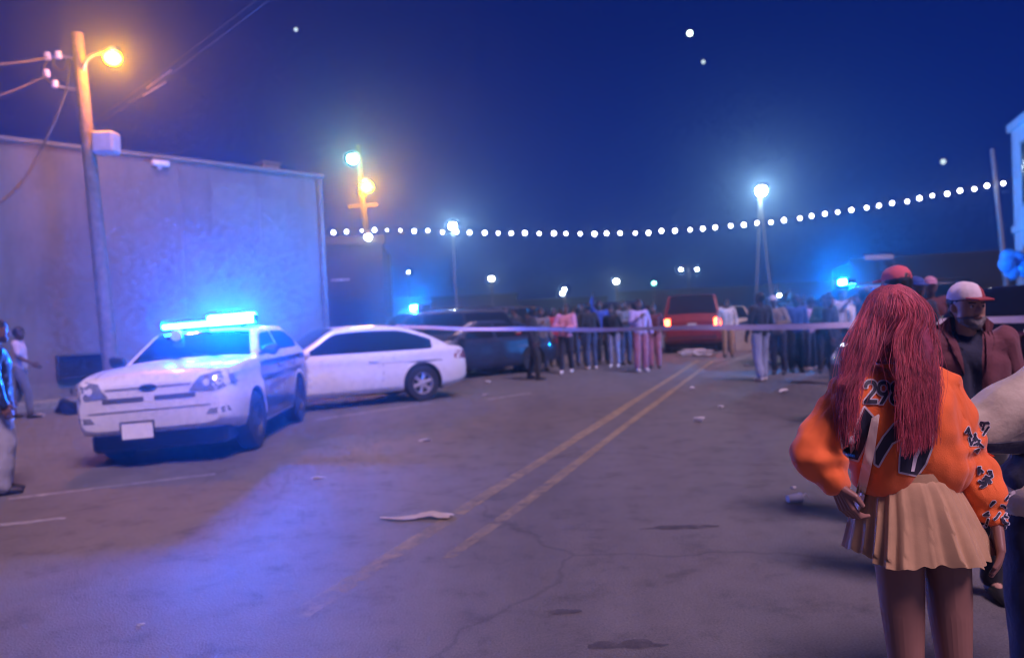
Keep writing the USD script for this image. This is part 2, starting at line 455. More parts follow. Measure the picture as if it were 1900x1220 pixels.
class Car:
    def __init__(self, name, label, loc, heading, P, group=None, category='car', tilt=0.0):
        L, W, H = P['L'], P['W'], P['H']
        self.P, self.L, self.W, self.H = P, L, W, H
        T = self.t = Thing(name, label, category, loc, heading, group, tilt=tilt)
        paint, h = P['paint'], L / 2
        zt, zb = pw(P['top']), pw(P.get('bottom', [(-h, 0.32), (-h + 0.5, 0.22), (h - 0.6, 0.2), (h, 0.27)]))
        kf, kr, rf, rr = P.get('nose', 0.3), P.get('tail', 0.16), P.get('nose_l', 0.8), P.get('tail_l', 0.5)
        def w(x):
            e = np.clip((x - (h - rf)) / rf, 0, 1) if x > 0 else np.clip((-x - (h - rr)) / rr, 0, 1)
            return W / 2 * (1 - (kf if x > 0 else kr) * e ** 2.6)
        self.w = w
        xs = np.concatenate([[-h, -h + 0.02, -h + 0.06], np.linspace(-h + 0.14, h - 0.14, 46), [h - 0.07, h - 0.025, h]])
        rings = []
        for i, x in enumerate(xs):
            a, b, c = w(x), float(zb(x)), float(zt(x))
            end = min(abs(x - h), abs(x + h))
            sq = 1 - np.clip(1 - end / 0.14, 0, 1) ** 2 * 0.14
            m = (b + c) / 2
            b, c = m + (b - m) * sq, m + (c - m) * sq
            a *= 1 - np.clip(1 - end / 0.14, 0, 1) ** 2 * 0.05
            d = c - b
            half = [(0.78 * a, b), (0.94 * a, b + 0.03), (0.985 * a, b + 0.18 * d), (1.0 * a, b + 0.42 * d), (0.995 * a, b + 0.62 * d), (0.965 * a, b + 0.70 * d), (0.972 * a, b + 0.84 * d), (0.95 * a, c - 0.035), (0.90 * a, c - 0.006), (0.55 * a, c + 0.016)]
            r = [(x, 0, b)] + [(x, y, z) for y, z in half] + [(x, 0, c + 0.026)] + [(x, -y, z) for y, z in half[::-1]]
            rings.append(np.array(r))
        low = mani(ring_loft(rings))
        r = P['wheel']
        self.wx = [h - P['front'], -h + P['rear']]
        for x in self.wx:
            for s in (-1, 1):
                low = low - m3.Manifold.cylinder(0.34, r + 0.055, r + 0.055, 36, True).rotate((90, 0, 0)).translate((x, s * (W / 2 - 0.06), r + 0.015))
        self.low = tm(low)
        # greenhouse
        xc, xrf, xrr, xb, belt = P['cowl'], P['roof_f'], P['roof_r'], P['back'], P['belt']
        zr = self.zr = pw([(xb, belt + P.get('back_rise', 0.0)), (xb * 0.45 + xrr * 0.55, belt + (H - belt) * P.get('back_mid', 0.72)), (xrr, H - 0.012), (0.5 * (xrr + xrf), H), (xrf, H - 0.022), (xrf * 0.5 + xc * 0.5, belt + (H - belt) * 0.53), (xc, belt)])
        wb, wr = 0.925 * W / 2, P.get('roof_w', 0.74) * W / 2
        ys = self.ys = lambda z: wb + (wr - wb) * np.clip((z - belt) / (H - belt), -0.3, 1.05)
        rings = []
        gx = np.concatenate([np.linspace(xb, xrr, 12)[:-1], np.linspace(xrr, xrf, 10)[:-1], np.linspace(xrf, xc, 12)])
        for x in gx:
            z = float(max(zr(x), belt + 0.002))
            lo = belt - 0.07
            zs = [lo, lo + (z - lo) * 0.35, lo + (z - lo) * 0.7, z - min(0.05, 0.3 * (z - lo))]
            half = [(float(ys(q)), q) for q in zs] + [(float(ys(z)) - 0.02, z - 0.012), (0.55 * float(ys(z)), z + 0.014)]
            r_ = [(x, 0, lo)] + [(x, y, q) for y, q in half] + [(x, 0, z + 0.022)] + [(x, -y, q) for y, q in half[::-1]]
            rings.append(np.array(r_))
        self.green = ring_loft(rings)
        self.full = tm(mani(self.low) + mani(self.green))
        self.body = part('body', self.full, paint, T, 38)
        # glass
        top_z = lambda x: float(zr(x)) - 0.085
        px_ = [x for x in np.linspace(xb + P.get('glass_r', 0.28), xc - 0.12, 60) if top_z(x) > belt + 0.05]
        shape = Polygon([(x, top_z(x)) for x in px_] + [(px_[-1], belt + 0.035), (px_[0], belt + 0.035)]).buffer(-0.03).buffer(0.03)
        panes = shape
        for b in P.get('pillars', [0.0]):
            panes = panes.difference(sbox(b - 0.04, 0, b + 0.04, 5))
        for s in (-1, 1):
            for g in getattr(panes, 'geoms', [panes]):
                m = decal(g, axis_rays((0, s * 3, 0), (1, 0, 0), (0, 0, 1), (0, -s, 0)), self.green, 0.006, 0.25, 0.008)
                if m is not None:
                    part('side_window', m, GLASS, T, 30)
        for nm, xa, xz in (('windshield', xrf + 0.04, xc - 0.03), ('rear_window', xrr - 0.03, xb + 0.05)):
            pts = [(x, s) for s in (1, -1) for x in (np.linspace(xa, xz, 8) if s > 0 else np.linspace(xz, xa, 8))]
            poly = Polygon([(x, s * (float(ys(zr(x))) - 0.075)) for x, s in pts])
            m = decal(poly, axis_rays((0, 0, 4), (1, 0, 0), (0, 1, 0), (0, 0, -1)), self.green, 0.006, 0.2, 0.008)
            if m is not None:
                part(nm, m, GLASS, T, 40)
        # wheels, arches, underbody
        part('underbody', bx(L - 0.9, W - 0.42, 0.16, (0, 0, 0.27), 0.03), BLACK, T)
        for x in self.wx:
            for s in (1, -1):
                arch = lathe([(r + 0.03, -0.13), (r + 0.05, -0.13), (r + 0.05, 0.135), (r + 0.03, 0.135), (r + 0.03, -0.13)], 32)
                arch.apply_transform(trimesh.transformations.rotation_matrix(-s * math.pi / 2, [1, 0, 0]))
                arch.apply_translation((x, s * (W / 2 - 0.15), r + 0.015))
                back = trimesh.creation.cylinder(r + 0.045, 0.01, sections=28)
                back.apply_transform(trimesh.transformations.rotation_matrix(math.pi / 2, [1, 0, 0]))
                back.apply_translation((x, s * (W / 2 - 0.222), r + 0.015))
                c = cat(arch, back)
                c = trimesh.intersections.slice_mesh_plane(c, (0, 0, 1), (0, 0, 0.24))
                part('wheel_arch', c, BLACK, T)
                wheel(T, (x, s * (W / 2 - 0.115), r), r, s, P.get('rim', ALLOY), spokes=P.get('spokes', 5))

    def side(self, poly, name, mat, s, off=0.004, label=None, size=0.15):
        m = decal(poly, axis_rays((0, s * 3, 0), (1, 0, 0), (0, 0, 1), (0, -s, 0)), self.low, off, size, 0.006)
        return part(name, m, mat, self.t, 35, label) if m is not None else None

    def face(self, poly, name, mat, f, off=0.006, parent=None, label=None, size=0.08):
        """A shape in (y, z) laid on the nose (f = 1) or the tail (f = -1)."""
        m = decal(poly, axis_rays((f * 6, 0, 0), (0, 1, 0), (0, 0, 1), (-f, 0, 0)), self.full, off, size, 0.008)
        return part(name, m, mat, parent or self.t, 35, label) if m is not None else None

    def mirrors(self, x, z, mat):
        for s in (1, -1):
            m = hull_of([((x, s * (self.W / 2 + 0.02), z), 0.055), ((x - 0.03, s * (self.W / 2 + 0.13), z + 0.015), 0.06), ((x, s * (self.W / 2 + 0.11), z - 0.03), 0.05)], 12)
            arm = tube([(x, s * (self.W / 2 - 0.12), z - 0.06), (x, s * (self.W / 2 + 0.04), z - 0.03)], 0.025, 6)
            part('mirror', cat(tm(m), arm), mat, self.t, 60)

    def lights_front(self, z=0.62, y0=0.52, hgt=0.15):
        W = self.W / 2
        for s in (1, -1):
            shape = Polygon([(s * W * 0.50, z - 0.04), (s * W * 0.62, z + hgt * 0.62), (s * W * 0.96, z + hgt), (s * W * 0.985, z + 0.01), (s * W * 0.82, z - 0.055)]).buffer(0.01)
            hl = self.face(shape, 'headlight', LENS, 1)
            if hl is not None:
                for yy in (0.70, 0.84):
                    self.face(affinity.translate(Polygon([(0.035 * math.cos(a), 0.04 * math.sin(a)) for a in np.linspace(0, 2 * math.pi, 14)[:-1]]), s * W * yy, z + 0.035), 'reflector', REFLECTOR, 1, 0.012, hl)

    def plate(self, f, z, y=0.0, parent=None, w=0.31, h=0.155, xoff=0.012):
        o, _ = cast([(f * 6, y, max(z, 0.5))], [(-f, 0, 0)], self.low)
        x = f * (6 - o[0]) + f * xoff
        p = part('license_plate', bx(0.012, w, h, (x, y, z), 0.003), PLATE, self.t)
        rimw = 0.012
        fr = cat(*[bx(0.02, a, b, (x + f * 0.002, y + dy, z + dz)) for a, b, dy, dz in ((w + 2 * rimw, rimw, 0, h / 2 + rimw / 2), (w + 2 * rimw, rimw, 0, -h / 2 - rimw / 2), (rimw, h, w / 2 + rimw / 2, 0), (rimw, h, -w / 2 - rimw / 2, 0))])
        part('plate_frame', fr, BLACK, p)
        return p

    def tail_lights(self, mat, z0, z1, y0, y1):
        for s in (1, -1):
            self.face(sbox(min(s * y0, s * y1), z0, max(s * y0, s * y1), z1).buffer(-0.02).buffer(0.02), 'tail_light', mat, -1)

    def light_bar(self, x, z, lit, dark, n=6, w=1.2, lit_from=-1.0, deep=0.26, h=0.115, hk=None):
        hk = hk or (lambda k: h)
        b = part('light_bar', cat(bx(deep, w, 0.03, (x, 0, z + 0.02), 0.008), bx(0.05, 0.05, 0.05, (x, w * 0.36, z - 0.005)), bx(0.05, 0.05, 0.05, (x, -w * 0.36, z - 0.005))), BLACK, self.t)
        for k in range(n):
            y = -w / 2 + w / n * (k + 0.5)
            m = lit if callable(lit) is False else lit(k)
            part('lamp_module', bx(deep - 0.02, w / n - 0.012, hk(k), (x, y, z + 0.036 + hk(k) / 2), 0.02), m, b)
        for s in (1, -1):
            part('end_cap', bx(deep - 0.04, 0.02, h, (x, s * (w / 2 + 0.01), z + 0.036 + h / 2), 0.006), BLACK, b)
        return b

def sedan(L=4.6, W=1.82, H=1.44, paint=None, **k):
    h = L / 2
    P = dict(L=L, W=W, H=H, paint=paint, wheel=0.33, front=0.92, rear=1.0, belt=0.94, cowl=h - 1.15, roof_f=h - 1.95, roof_r=-h + 1.55, back=-h + 0.5, pillars=[-0.12],
             top=[(-h, 0.80), (-h + 0.06, 0.93), (-h + 0.4, 0.97), (-h + 1.0, 0.955), (0, 0.93), (h - 1.2, 0.94), (h - 0.7, 0.86), (h - 0.2, 0.76), (h, 0.64)])
    P.update(k)
    return P

def suv(L=4.9, W=1.95, H=1.82, paint=None, **k):
    h = L / 2
    P = dict(L=L, W=W, H=H, paint=paint, wheel=0.38, front=0.95, rear=1.05, belt=1.10, cowl=h - 1.3, roof_f=h - 2.0, roof_r=-h + 0.55, back=-h + 0.08, back_mid=0.6, pillars=[0.25, -0.85], roof_w=0.78, glass_r=0.2,
             bottom=[(-h, 0.42), (-h + 0.5, 0.3), (h - 0.6, 0.3), (h, 0.38)],
             top=[(-h, 0.98), (-h + 0.06, 1.08), (-h + 0.4, 1.11), (0, 1.09), (h - 1.3, 1.1), (h - 0.8, 1.05), (h - 0.2, 0.98), (h, 0.84)], nose=0.22)
    P.update(k)
    return P

BLUE_HOT = E('police_blue_bright', (0.002, 0.12, 1.0), 2200)
BLUE_MID = E('police_blue_soft', (0.006, 0.2, 1.0), 420)
BLUE_FAR = E('police_blue_far', (0.006, 0.26, 1.0), 2200)
RED_LIT = E('tail_lamp_red', (1.0, 0.09, 0.03), 30.0)
RED_OFF = M('tail_lamp_off', (0.25, 0.01, 0.012), 0.15, coat=1.0)
CLEAR_OFF = M('light_bar_clear', (0.4, 0.45, 0.55), 0.15, coat=1.0)
SMOKE = M('hood_seam', (0.10, 0.10, 0.11), 0.6)

# police cruiser, nose towards the street
c = Car('police_car', 'white and black police cruiser facing us with its blue roof light bar flashing', (-4.13, 10.45, -0.015), -86.5,
        sedan(4.3, 1.80, 1.52, WHITE_PAINT, front=0.98, rear=0.92, cowl=0.80, roof_f=0.10, roof_r=-1.10, back=-1.80, wheel=0.35, nose=0.13, nose_l=0.55, rim=STEEL_DARK, belt=1.13,
              bottom=[(-2.15, 0.34), (-1.6, 0.24), (1.2, 0.24), (1.6, 0.32), (2.0, 0.40), (2.15, 0.43)], pillars=[-0.38],
              top=[(-2.15, 1.00), (-2.05, 1.10), (-1.7, 1.14), (0, 1.11), (0.8, 1.13), (1.3, 1.12), (1.75, 1.08), (2.06, 1.02), (2.15, 0.95)]), category='police car', tilt=2.3)
POLICE = c
c.mirrors(0.66, 1.19, BLACK)
c.lights_front(0.875, hgt=0.165)
_arch = unary_union([affinity.translate(Polygon([(0.45 * math.cos(a), 0.45 * math.sin(a)) for a in np.linspace(0, 2 * math.pi, 40)[:-1]]), x, 0.365) for x in c.wx])
for s in (1, -1):
    c.side(Polygon([(0.80, 0.30), (0.80, 1.045), (-0.36, 1.045), (-0.36, 0.30)]).difference(_arch), 'door', BLACK_PAINT, s, 0.006, 'black front door')
    c.side(sbox(-1.12, 0.30, -0.375, 1.045).difference(_arch), 'door', BLACK_PAINT, s, 0.006, 'black rear door')
    c.side(sbox(-2.02, 0.38, -1.135, 1.045).difference(_arch), 'rear_quarter', BLACK_PAINT, s, 0.006, 'black rear quarter panel')
    for x in (-0.2, -0.98):
        part('door_handle', bx(0.16, 0.03, 0.03, (x, s * 0.895, 0.92), 0.008), BLACK, c.t)
    c.side(Polygon([(0.62, 0.62), (0.62, 0.72), (-0.9, 0.80), (-0.9, 0.76)]), 'door_stripe', M('door_stripe_violet', (0.16, 0.13, 0.24), 0.5), s, 0.010, 'dull violet stripe across the black doors')
c.face(sbox(-0.50, 0.765, -0.06, 0.815), 'grille_slot', SMOKE, 1)
c.face(sbox(0.06, 0.765, 0.50, 0.815), 'grille_slot', SMOKE, 1)
c.face(sbox(-0.46, 0.905, 0.46, 0.917), 'hood_seam', SMOKE, 1)
c.face(affinity.scale(affinity.translate(Polygon([(math.cos(a), math.sin(a)) for a in np.linspace(0, 2 * math.pi, 20)[:-1]]), 0, 0.91), 0.095, 0.036, origin=(0, 0.91)), 'badge', BLACK, 1, 0.012)
c.face(sbox(-0.66, 0.66, 0.66, 0.67), 'bumper_seam', SMOKE, 1)
for sg in (1, -1):
    c.face(Polygon([(sg * 0.84, 0.56), (sg * 0.60, 0.56), (sg * 0.64, 0.62), (sg * 0.82, 0.63)]), 'fog_lamp', LENS, 1)
    c.side(LineString([(0.83, 0.74), (0.80, 1.07)]).buffer(0.006), 'fender_seam', SMOKE, sg, 0.003)
part('hood_seam', decal(unary_union([LineString([(0.82, sg * 0.66), (1.5, sg * 0.70), (2.0, sg * 0.62)]).buffer(0.006) for sg in (1,)]), axis_rays((0, 0, 4), (1, 0, 0), (0, 1, 0), (0, 0, -1)), c.low, 0.003, 0.2, 0.003), SMOKE, c.t)
part('hood_seam', decal(LineString([(0.82, -0.66), (1.5, -0.70), (2.0, -0.62)]).buffer(0.006), axis_rays((0, 0, 4), (1, 0, 0), (0, 1, 0), (0, 0, -1)), c.low, 0.003, 0.2, 0.003), SMOKE, c.t)
part('lower_valance', bx(0.5, 1.5, 0.22, (1.72, 0, 0.31), 0.04), BLACK, c.t)
part('push_bumper', cat(tube([(2.16, -0.3, 0.46), (2.22, -0.3, 0.5), (2.22, -0.3, 0.56)], 0.02, 6), tube([(2.16, 0.3, 0.46), (2.22, 0.3, 0.5), (2.22, 0.3, 0.56)], 0.02, 6), tube([(2.22, -0.5, 0.55), (2.22, 0.5, 0.55)], 0.014, 6)), BLACK, c.t) if False else None
c.plate(1, 0.45, -0.14, w=0.34, h=0.18, xoff=0.03)
c.light_bar(-0.06, 1.53, lambda k: BLUE_HOT if k >= 3 else BLUE_MID, None, 6, 1.24, hk=lambda k: 0.135 if k >= 3 else 0.065)
sp = lathe([(0, -0.07), (0.05, -0.06), (0.075, 0.0), (0.075, 0.05), (0.0, 0.055)], 16)
sp.apply_transform(trimesh.transformations.rotation_matrix(math.pi / 2, [0, 1, 0])); sp.apply_translation((0.36, -0.30, 1.47))
part('spotlight', cat(sp, tube([(0.34, -0.30, 1.45), (0.25, -0.30, 1.38)], 0.015, 6)), REFLECTOR, c.t)
part('wiper', tube([(0.84, 0.5, 1.13), (0.72, 0.0, 1.21)], 0.008, 5), BLACK, c.t)
part('wiper', tube([(0.84, 0.0, 1.14), (0.72, -0.5, 1.21)], 0.008, 5), BLACK, c.t)

# white sedan parked at an angle behind it
_dir = np.array([math.sin(math.radians(60)), math.cos(math.radians(60))])
_perp = np.array([-_dir[1], _dir[0]])
_T = np.array([-0.83, 14.45])
_c = _T - _dir * 2.2 + _perp * 0.88
c = Car('parked_sedan', 'white sedan with dark windows parked nose in behind the police cruiser', (_c[0], _c[1], 0), math.degrees(math.atan2(-_dir[1], -_dir[0])),
        sedan(4.4, 1.76, 1.43, WHITE_PAINT, front=0.84, rear=0.98, cowl=1.15, roof_f=0.30, roof_r=-0.75, back=-1.95, belt=0.93, pillars=[], glass_r=0.5, back_mid=0.7, roof_w=0.73, spokes=6,
              top=[(-2.2, 0.84), (-2.12, 0.96), (-1.8, 1.0), (-1.2, 0.97), (0, 0.92), (1.2, 0.92), (1.6, 0.86), (2.0, 0.76), (2.2, 0.64)]))
c.mirrors(0.98, 0.98, WHITE_PAINT)
c.tail_lights(RED_OFF, 0.74, 0.90, 0.50, 0.84)
c.lights_front(0.62)
for s in (1, -1):
    for g in (LineString([(0.86, 0.30), (0.92, 0.86)]).buffer(0.006), LineString([(-0.42, 0.30), (-0.48, 0.87)]).buffer(0.006)):
        c.side(g, 'door_seam', SMOKE, s, 0.002)
    part('door_handle', bx(0.17, 0.03, 0.028, (-0.28, s * 0.865, 0.80), 0.008), WHITE_PAINT, c.t)
c.plate(-1, 0.62)

# dark car behind the sedan's tail
DARK_BLUE = M('dark_blue_car_paint', (0.02, 0.028, 0.06), 0.35, coat=0.5)
g = gp(915, 703)
c = Car('parked_sedan', 'dark blue car parked in shadow just past the white sedan tail', (g[0] - 0.5, g[1] + 1.6, 0), -145, sedan(4.5, 1.8, 1.42, DARK_BLUE, rim=STEEL_DARK))
c.mirrors(0.95, 0.98, DARK_BLUE); c.tail_lights(RED_OFF, 0.72, 0.88, 0.5, 0.84); c.lights_front(0.62); c.plate(-1, 0.6)

# police SUV behind the white sedan
c = Car('police_car', 'dark police SUV with a glowing blue roof lamp behind the white sedan roof', (-2.3, 19.6, 0), -158, suv(4.9, 1.95, 1.72, BLACK_PAINT, rim=STEEL_DARK), category='police car')
c.mirrors(1.05, 1.15, BLACK_PAINT); c.lights_front(0.86); c.tail_lights(RED_OFF, 0.95, 1.1, 0.66, 0.92)
c.light_bar(0.05, 1.73, lambda k: BLUE_FAR if k in (0, 1, 2) else CLEAR_OFF, None, 6, 1.2, h=0.12)
for s in (1, -1):
    part('roof_rail', tube([(0.5, s * 0.7, 1.72), (0.4, s * 0.7, 1.76), (-1.6, s * 0.7, 1.76), (-1.75, s * 0.7, 1.72)], 0.018, 6), BLACK, c.t)

# SUV with its brake lamps on, going away
RED_PAINT = M('dark_red_car_paint', (0.24, 0.02, 0.02), 0.35, coat=0.6)
g = gp(1281, 655)
c = Car('parked_suv', 'dark red SUV seen from behind with both tail lamps glowing red', (g[0] + 0.75, g[1] + 2.3, 0), 90 - 16, suv(4.8, 1.98, 1.95, RED_PAINT, belt=1.2, wheel=0.39,
        top=[(-2.4, 1.05), (-2.34, 1.17), (-2.0, 1.2), (0, 1.18), (1.1, 1.18), (1.6, 1.12), (2.2, 1.05), (2.4, 0.9)]), category='SUV')
c.mirrors(1.0, 1.25, BLACK)
c.tail_lights(RED_LIT, 0.86, 1.16, 0.72, 0.95)
c.plate(-1, 0.92)
c.face(sbox(-0.8, 0.50, 0.8, 0.56), 'bumper_strip', BLACK, -1)

# pale car beyond the box
CREAM = M('cream_car_paint', (0.55, 0.50, 0.40), 0.4, coat=0.4)
g = gp(1385, 640)
c = Car('parked_sedan', 'cream coloured car beyond the brown box and beside the red SUV', (g[0], g[1] + 2.5, 0), -100, sedan(4.6, 1.85, 1.5, CREAM, belt=0.98))
c.mirrors(1.0, 1.02, CREAM); c.lights_front(0.66); c.plate(1, 0.55); c.tail_lights(RED_OFF, 0.72, 0.88, 0.5, 0.84)

g = gp(1475, 640)
c = Car('parked_sedan', 'black car behind the right hand group, nose towards the cream car', (g[0], g[1] + 1.0, 0), 165, sedan(4.6, 1.82, 1.46, BLACK_PAINT, rim=STEEL_DARK))
c.mirrors(1.0, 1.0, BLACK_PAINT); c.lights_front(0.64); c.tail_lights(RED_OFF, 0.72, 0.88, 0.5, 0.84); c.plate(1, 0.5)

# police SUV across the road behind the crowd
g = pd(1610, 560, 18.5)
c = Car('police_car', 'black police SUV standing side on behind the crowd with one blue lamp lit', (g[0], g[1], 0), 172, suv(5.1, 1.98, 1.86, BLACK_PAINT, rim=STEEL_DARK), category='police car')
c.mirrors(1.1, 1.2, BLACK_PAINT); c.lights_front(0.88); c.tail_lights(RED_OFF, 1.0, 1.15, 0.66, 0.92)
c.light_bar(0.55, 1.87, lambda k: BLUE_FAR if k in (3, 4, 5) else CLEAR_OFF, None, 6, 1.2)
for s in (1, -1):
    part('roof_rail', tube([(0.5, s * 0.72, 1.86), (0.4, s * 0.72, 1.91), (-1.9, s * 0.72, 1.91), (-2.05, s * 0.72, 1.86)], 0.02, 6), BLACK, c.t)

# maroon car on the right, behind the man in the cap
MAROON = M('maroon_car_paint', (0.055, 0.014, 0.02), 0.3, coat=0.7)
g = pd(1905, 560, 8.6)
c = Car('parked_suv', 'low dark maroon SUV with bright window trim behind the man in the cap', (g[0] + 0.4, g[1] + 0.2, 0), 186, suv(4.7, 1.85, 1.60, MAROON, belt=1.05, roof_r=-1.6, back=-2.2), category='SUV')
c.mirrors(1.05, 1.1, MAROON); c.lights_front(0.8); c.tail_lights(RED_OFF, 0.9, 1.05, 0.6, 0.88)
for s in (1, -1):
    for zz in (0.0, 1.0):
        pts = []
        for x in np.linspace(-1.7, 0.95, 16):
            z = 1.075 if zz == 0 else float(c.zr(x)) - 0.075
            if z > 1.07:
                pts.append((x, s * (float(c.ys(z)) + 0.012), z))
        part('window_trim', tube(pts, 0.013, 6), CHROME, c.t)

# more parked cars far down the street
for x, y, hd, mt, lb in ((975, 668, 20, BLACK_PAINT, 'black SUV with a rounded roof far behind the crowd on the left'), (1120, 655, 160, DARK_BLUE, 'dark SUV standing far off behind the dark group of people')):
    g = gp(x, y)
    c = Car('parked_suv', lb, (g[0], g[1] + 3.0, 0), hd, suv(4.8, 1.95, 1.85, mt, rim=STEEL_DARK), category='SUV')
    c.mirrors(1.05, 1.2, mt); c.lights_front(0.86); c.tail_lights(RED_OFF, 0.95, 1.1, 0.66, 0.92)

# ------------------------------------------------------------------ buildings
WALLM = plaster('painted_plaster', (0.155, 0.15, 0.145), (0.12, 0.115, 0.11))
COPING = M('coping_concrete', (0.15, 0.148, 0.145), 0.9)
ang = math.degrees(math.atan2(WD[1], WD[0]))
H_W = 5.72
bd = Thing('long_building', 'long plain windowless plaster building along the left side of the street', 'building', (W1[0], W1[1], 0), ang)
LB = 22.0
part('wall', bx(LB, 9.0, H_W, (-LB / 2, 4.5, H_W / 2)), WALLM, bd, False)
part('coping', bx(LB + 0.08, 0.36, 0.10, (-LB / 2 - 0.0, 0.10, H_W + 0.052), 0.015), COPING, bd)
part('coping', bx(0.36, 8.6, 0.10, (-0.12, 4.6, H_W + 0.052), 0.015), COPING, bd)
part('roof_vent', cat(bx(0.5, 0.4, 0.22, (-1.4, 0.5, H_W + 0.21), 0.03), bx(0.6, 0.5, 0.04, (-1.4, 0.5, H_W + 0.34), 0.01)), METAL_GREY, bd)
part('wall_light', cat(bx(0.42, 0.14, 0.14, (-4.6, -0.09, H_W - 0.12), 0.03), bx(0.1, 0.05, 0.1, (-4.6, -0.03, H_W - 0.2))), M('pale_fixture', (0.6, 0.6, 0.62), 0.4), bd)
FADED = M('faded_mural', (0.146, 0.150, 0.136), 0.9, var=0.14, scale=3.0, spec=0.2)
for (x0, x1, z0, z1) in ((-3.3, -2.1, 4.2, 5.3), (-2.0, -1.2, 3.6, 5.0), (-3.0, -1.4, 3.1, 3.5)):
    part('faded_sign_patch', bx(x1 - x0, 0.008, z1 - z0, ((x0 + x1) / 2, -0.004, (z0 + z1) / 2)), FADED, bd, False)
JOINT = M('joint_shadow', (0.10, 0.098, 0.095), 0.9)
for k in range(1, 5):
    part('control_joint', bx(0.03, 0.012, H_W - 0.6, (-4.1 * k, -0.004, H_W / 2 + 0.2)), JOINT, bd, False)
part('drain_pipe', tube([(-0.16, -0.07, 0.15), (-0.16, -0.07, H_W - 0.1)], 0.05, 8), WALLM, bd)
part('base_course', bx(LB, 0.05, 0.35, (-LB / 2, -0.024, 0.30)), COPING, bd, False)

# lavender lit building cut by the right edge
RB = Thing('corner_building', 'tall pale lavender building cut off by the right edge', 'building', (0, 0, 0), 0)
PALE = plaster('pale_plaster', (0.55, 0.54, 0.58), (0.44, 0.43, 0.47))
pc = pd(1886, 545, 20.0)
q = [pc[:2], pc[:2] - RD[:2] * 7.5 + RN[:2] * 0.0, pc[:2] - RD[:2] * 7.5 + RN[:2] * 9, pc[:2] + RN[:2] * 9]
part('wall', slab(q, 0, 5.75), PALE, RB, False)
def off_poly(q, d):
    return list(Polygon(q).buffer(d, join_style=2).exterior.coords)[:-1]
part('cornice', slab(off_poly(q, 0.09), 5.752, 5.95), PALE, RB, False)
part('string_course', slab(off_poly(q, 0.06), 3.1, 3.28), PALE, RB, False)
for k in range(3):
    m = bx(0.95, 0.05, 1.5)
    part('window', cat(bx(1.0, 0.06, 1.5)), GLASS, RB, False) if False else None
WF = M('window_frame_grey', (0.25, 0.25, 0.27), 0.5)
for k in range(3):
    base = np.array([*(pc[:2] - RD[:2] * (1.5 + 2.2 * k)), 4.5]) - RN * 0.02
    a = math.degrees(math.atan2(RD[1], RD[0]))
    w_ = part('window', bx(1.0, 0.05, 1.5, tuple(base), rotz=a), GLASS, RB, False)
    for dz in (-0.78, 0.78):
        part('frame', bx(1.12, 0.09, 0.06, tuple(base + [0, 0, dz]), rotz=a), WF, w_, False)

# low buildings and trees far down the street
FAR = [M('far_wall_one', (0.03, 0.03, 0.034), 0.9), M('far_wall_two', (0.04, 0.038, 0.04), 0.9), M('far_wall_three', (0.022, 0.022, 0.026), 0.9)]
DARKWIN = M('far_window_dark', (0.015, 0.016, 0.02), 0.3)
for i, (px_, dd, wdt, hh, dep, lb) in enumerate((
        (655, 30, 2.6, 4.6, 6, 'narrow dark building just beyond the end of the plaster wall'),
        (800, 95, 22, 4.0, 12, 'low dark flat roofed building far behind the left police SUV'),
        (1010, 118, 20, 3.6, 12, 'low flat roofed building on the far skyline above the crowd'),
        (1285, 125, 24, 4.4, 12, 'long low building far beyond the dark red SUV'),
        (1560, 80, 15, 3.4, 10, 'low dark shop building far behind the side on police SUV'),
        (1760, 60, 14, 4.6, 10, 'black flat roofed building behind the maroon car'))):
    p = pd(px_, 610, dd)
    b = Thing('far_building', lb, 'building', (p[0], p[1], 0), -math.degrees(math.atan2(p[0], p[1])) * 0.5)
    part('wall', bx(wdt, dep, hh, (0, dep / 2, hh / 2)), FAR[i % 3], b, False)
    part('parapet', bx(wdt + 0.2, 0.3, 0.35, (0, 0.1, hh + 0.177)), FAR[(i + 1) % 3], b, False)
    nw = max(1, int(wdt / 3.2))
    for k in range(nw):
        x = -wdt / 2 + wdt / nw * (k + 0.5)
        w_ = part('window', bx(min(1.6, wdt / nw * 0.6), 0.04, 1.3, (x, -0.022, 1.75)), DARKWIN, b, False)
        part('sill', bx(min(1.8, wdt / nw * 0.66), 0.12, 0.08, (x, -0.04, 1.05)), FAR[(i + 1) % 3], w_, False)

# ------------------------------------------------------------------ poles, lamps and wires
WOOD = M('weathered_pole_wood', (0.16, 0.13, 0.10), 0.85, var=0.3, scale=9, bump=0.4, bscale=30)
SODIUM = E('sodium_lamp_glow', (1.0, 0.27, 0.0016), 900)
SODIUM2 = E('sodium_lamp_far', (1.0, 0.30, 0.002), 600)
GREENISH = E('green_white_lamp', (0.35, 1.0, 0.66), 220)
COOL = E('cool_white_lamp', (0.72, 0.88, 1.0), 60)
COOL_BIG = E('floodlight_white', (0.72, 0.90, 1.0), 230)
WARMW = E('warm_white_lamp', (1.0, 0.93, 0.85), 60)
GREEN_SMALL = E('green_small_lamp', (0.25, 1.0, 0.75), 30)
BULB = E('string_bulb_glow', (0.92, 0.90, 1.0), 16)

def sphere(r, at, sub=2, sc=(1, 1, 1)):
    s = trimesh.creation.icosphere(subdivisions=sub, radius=r)
    s.apply_scale(sc)
    s.apply_translation(at)
    return s

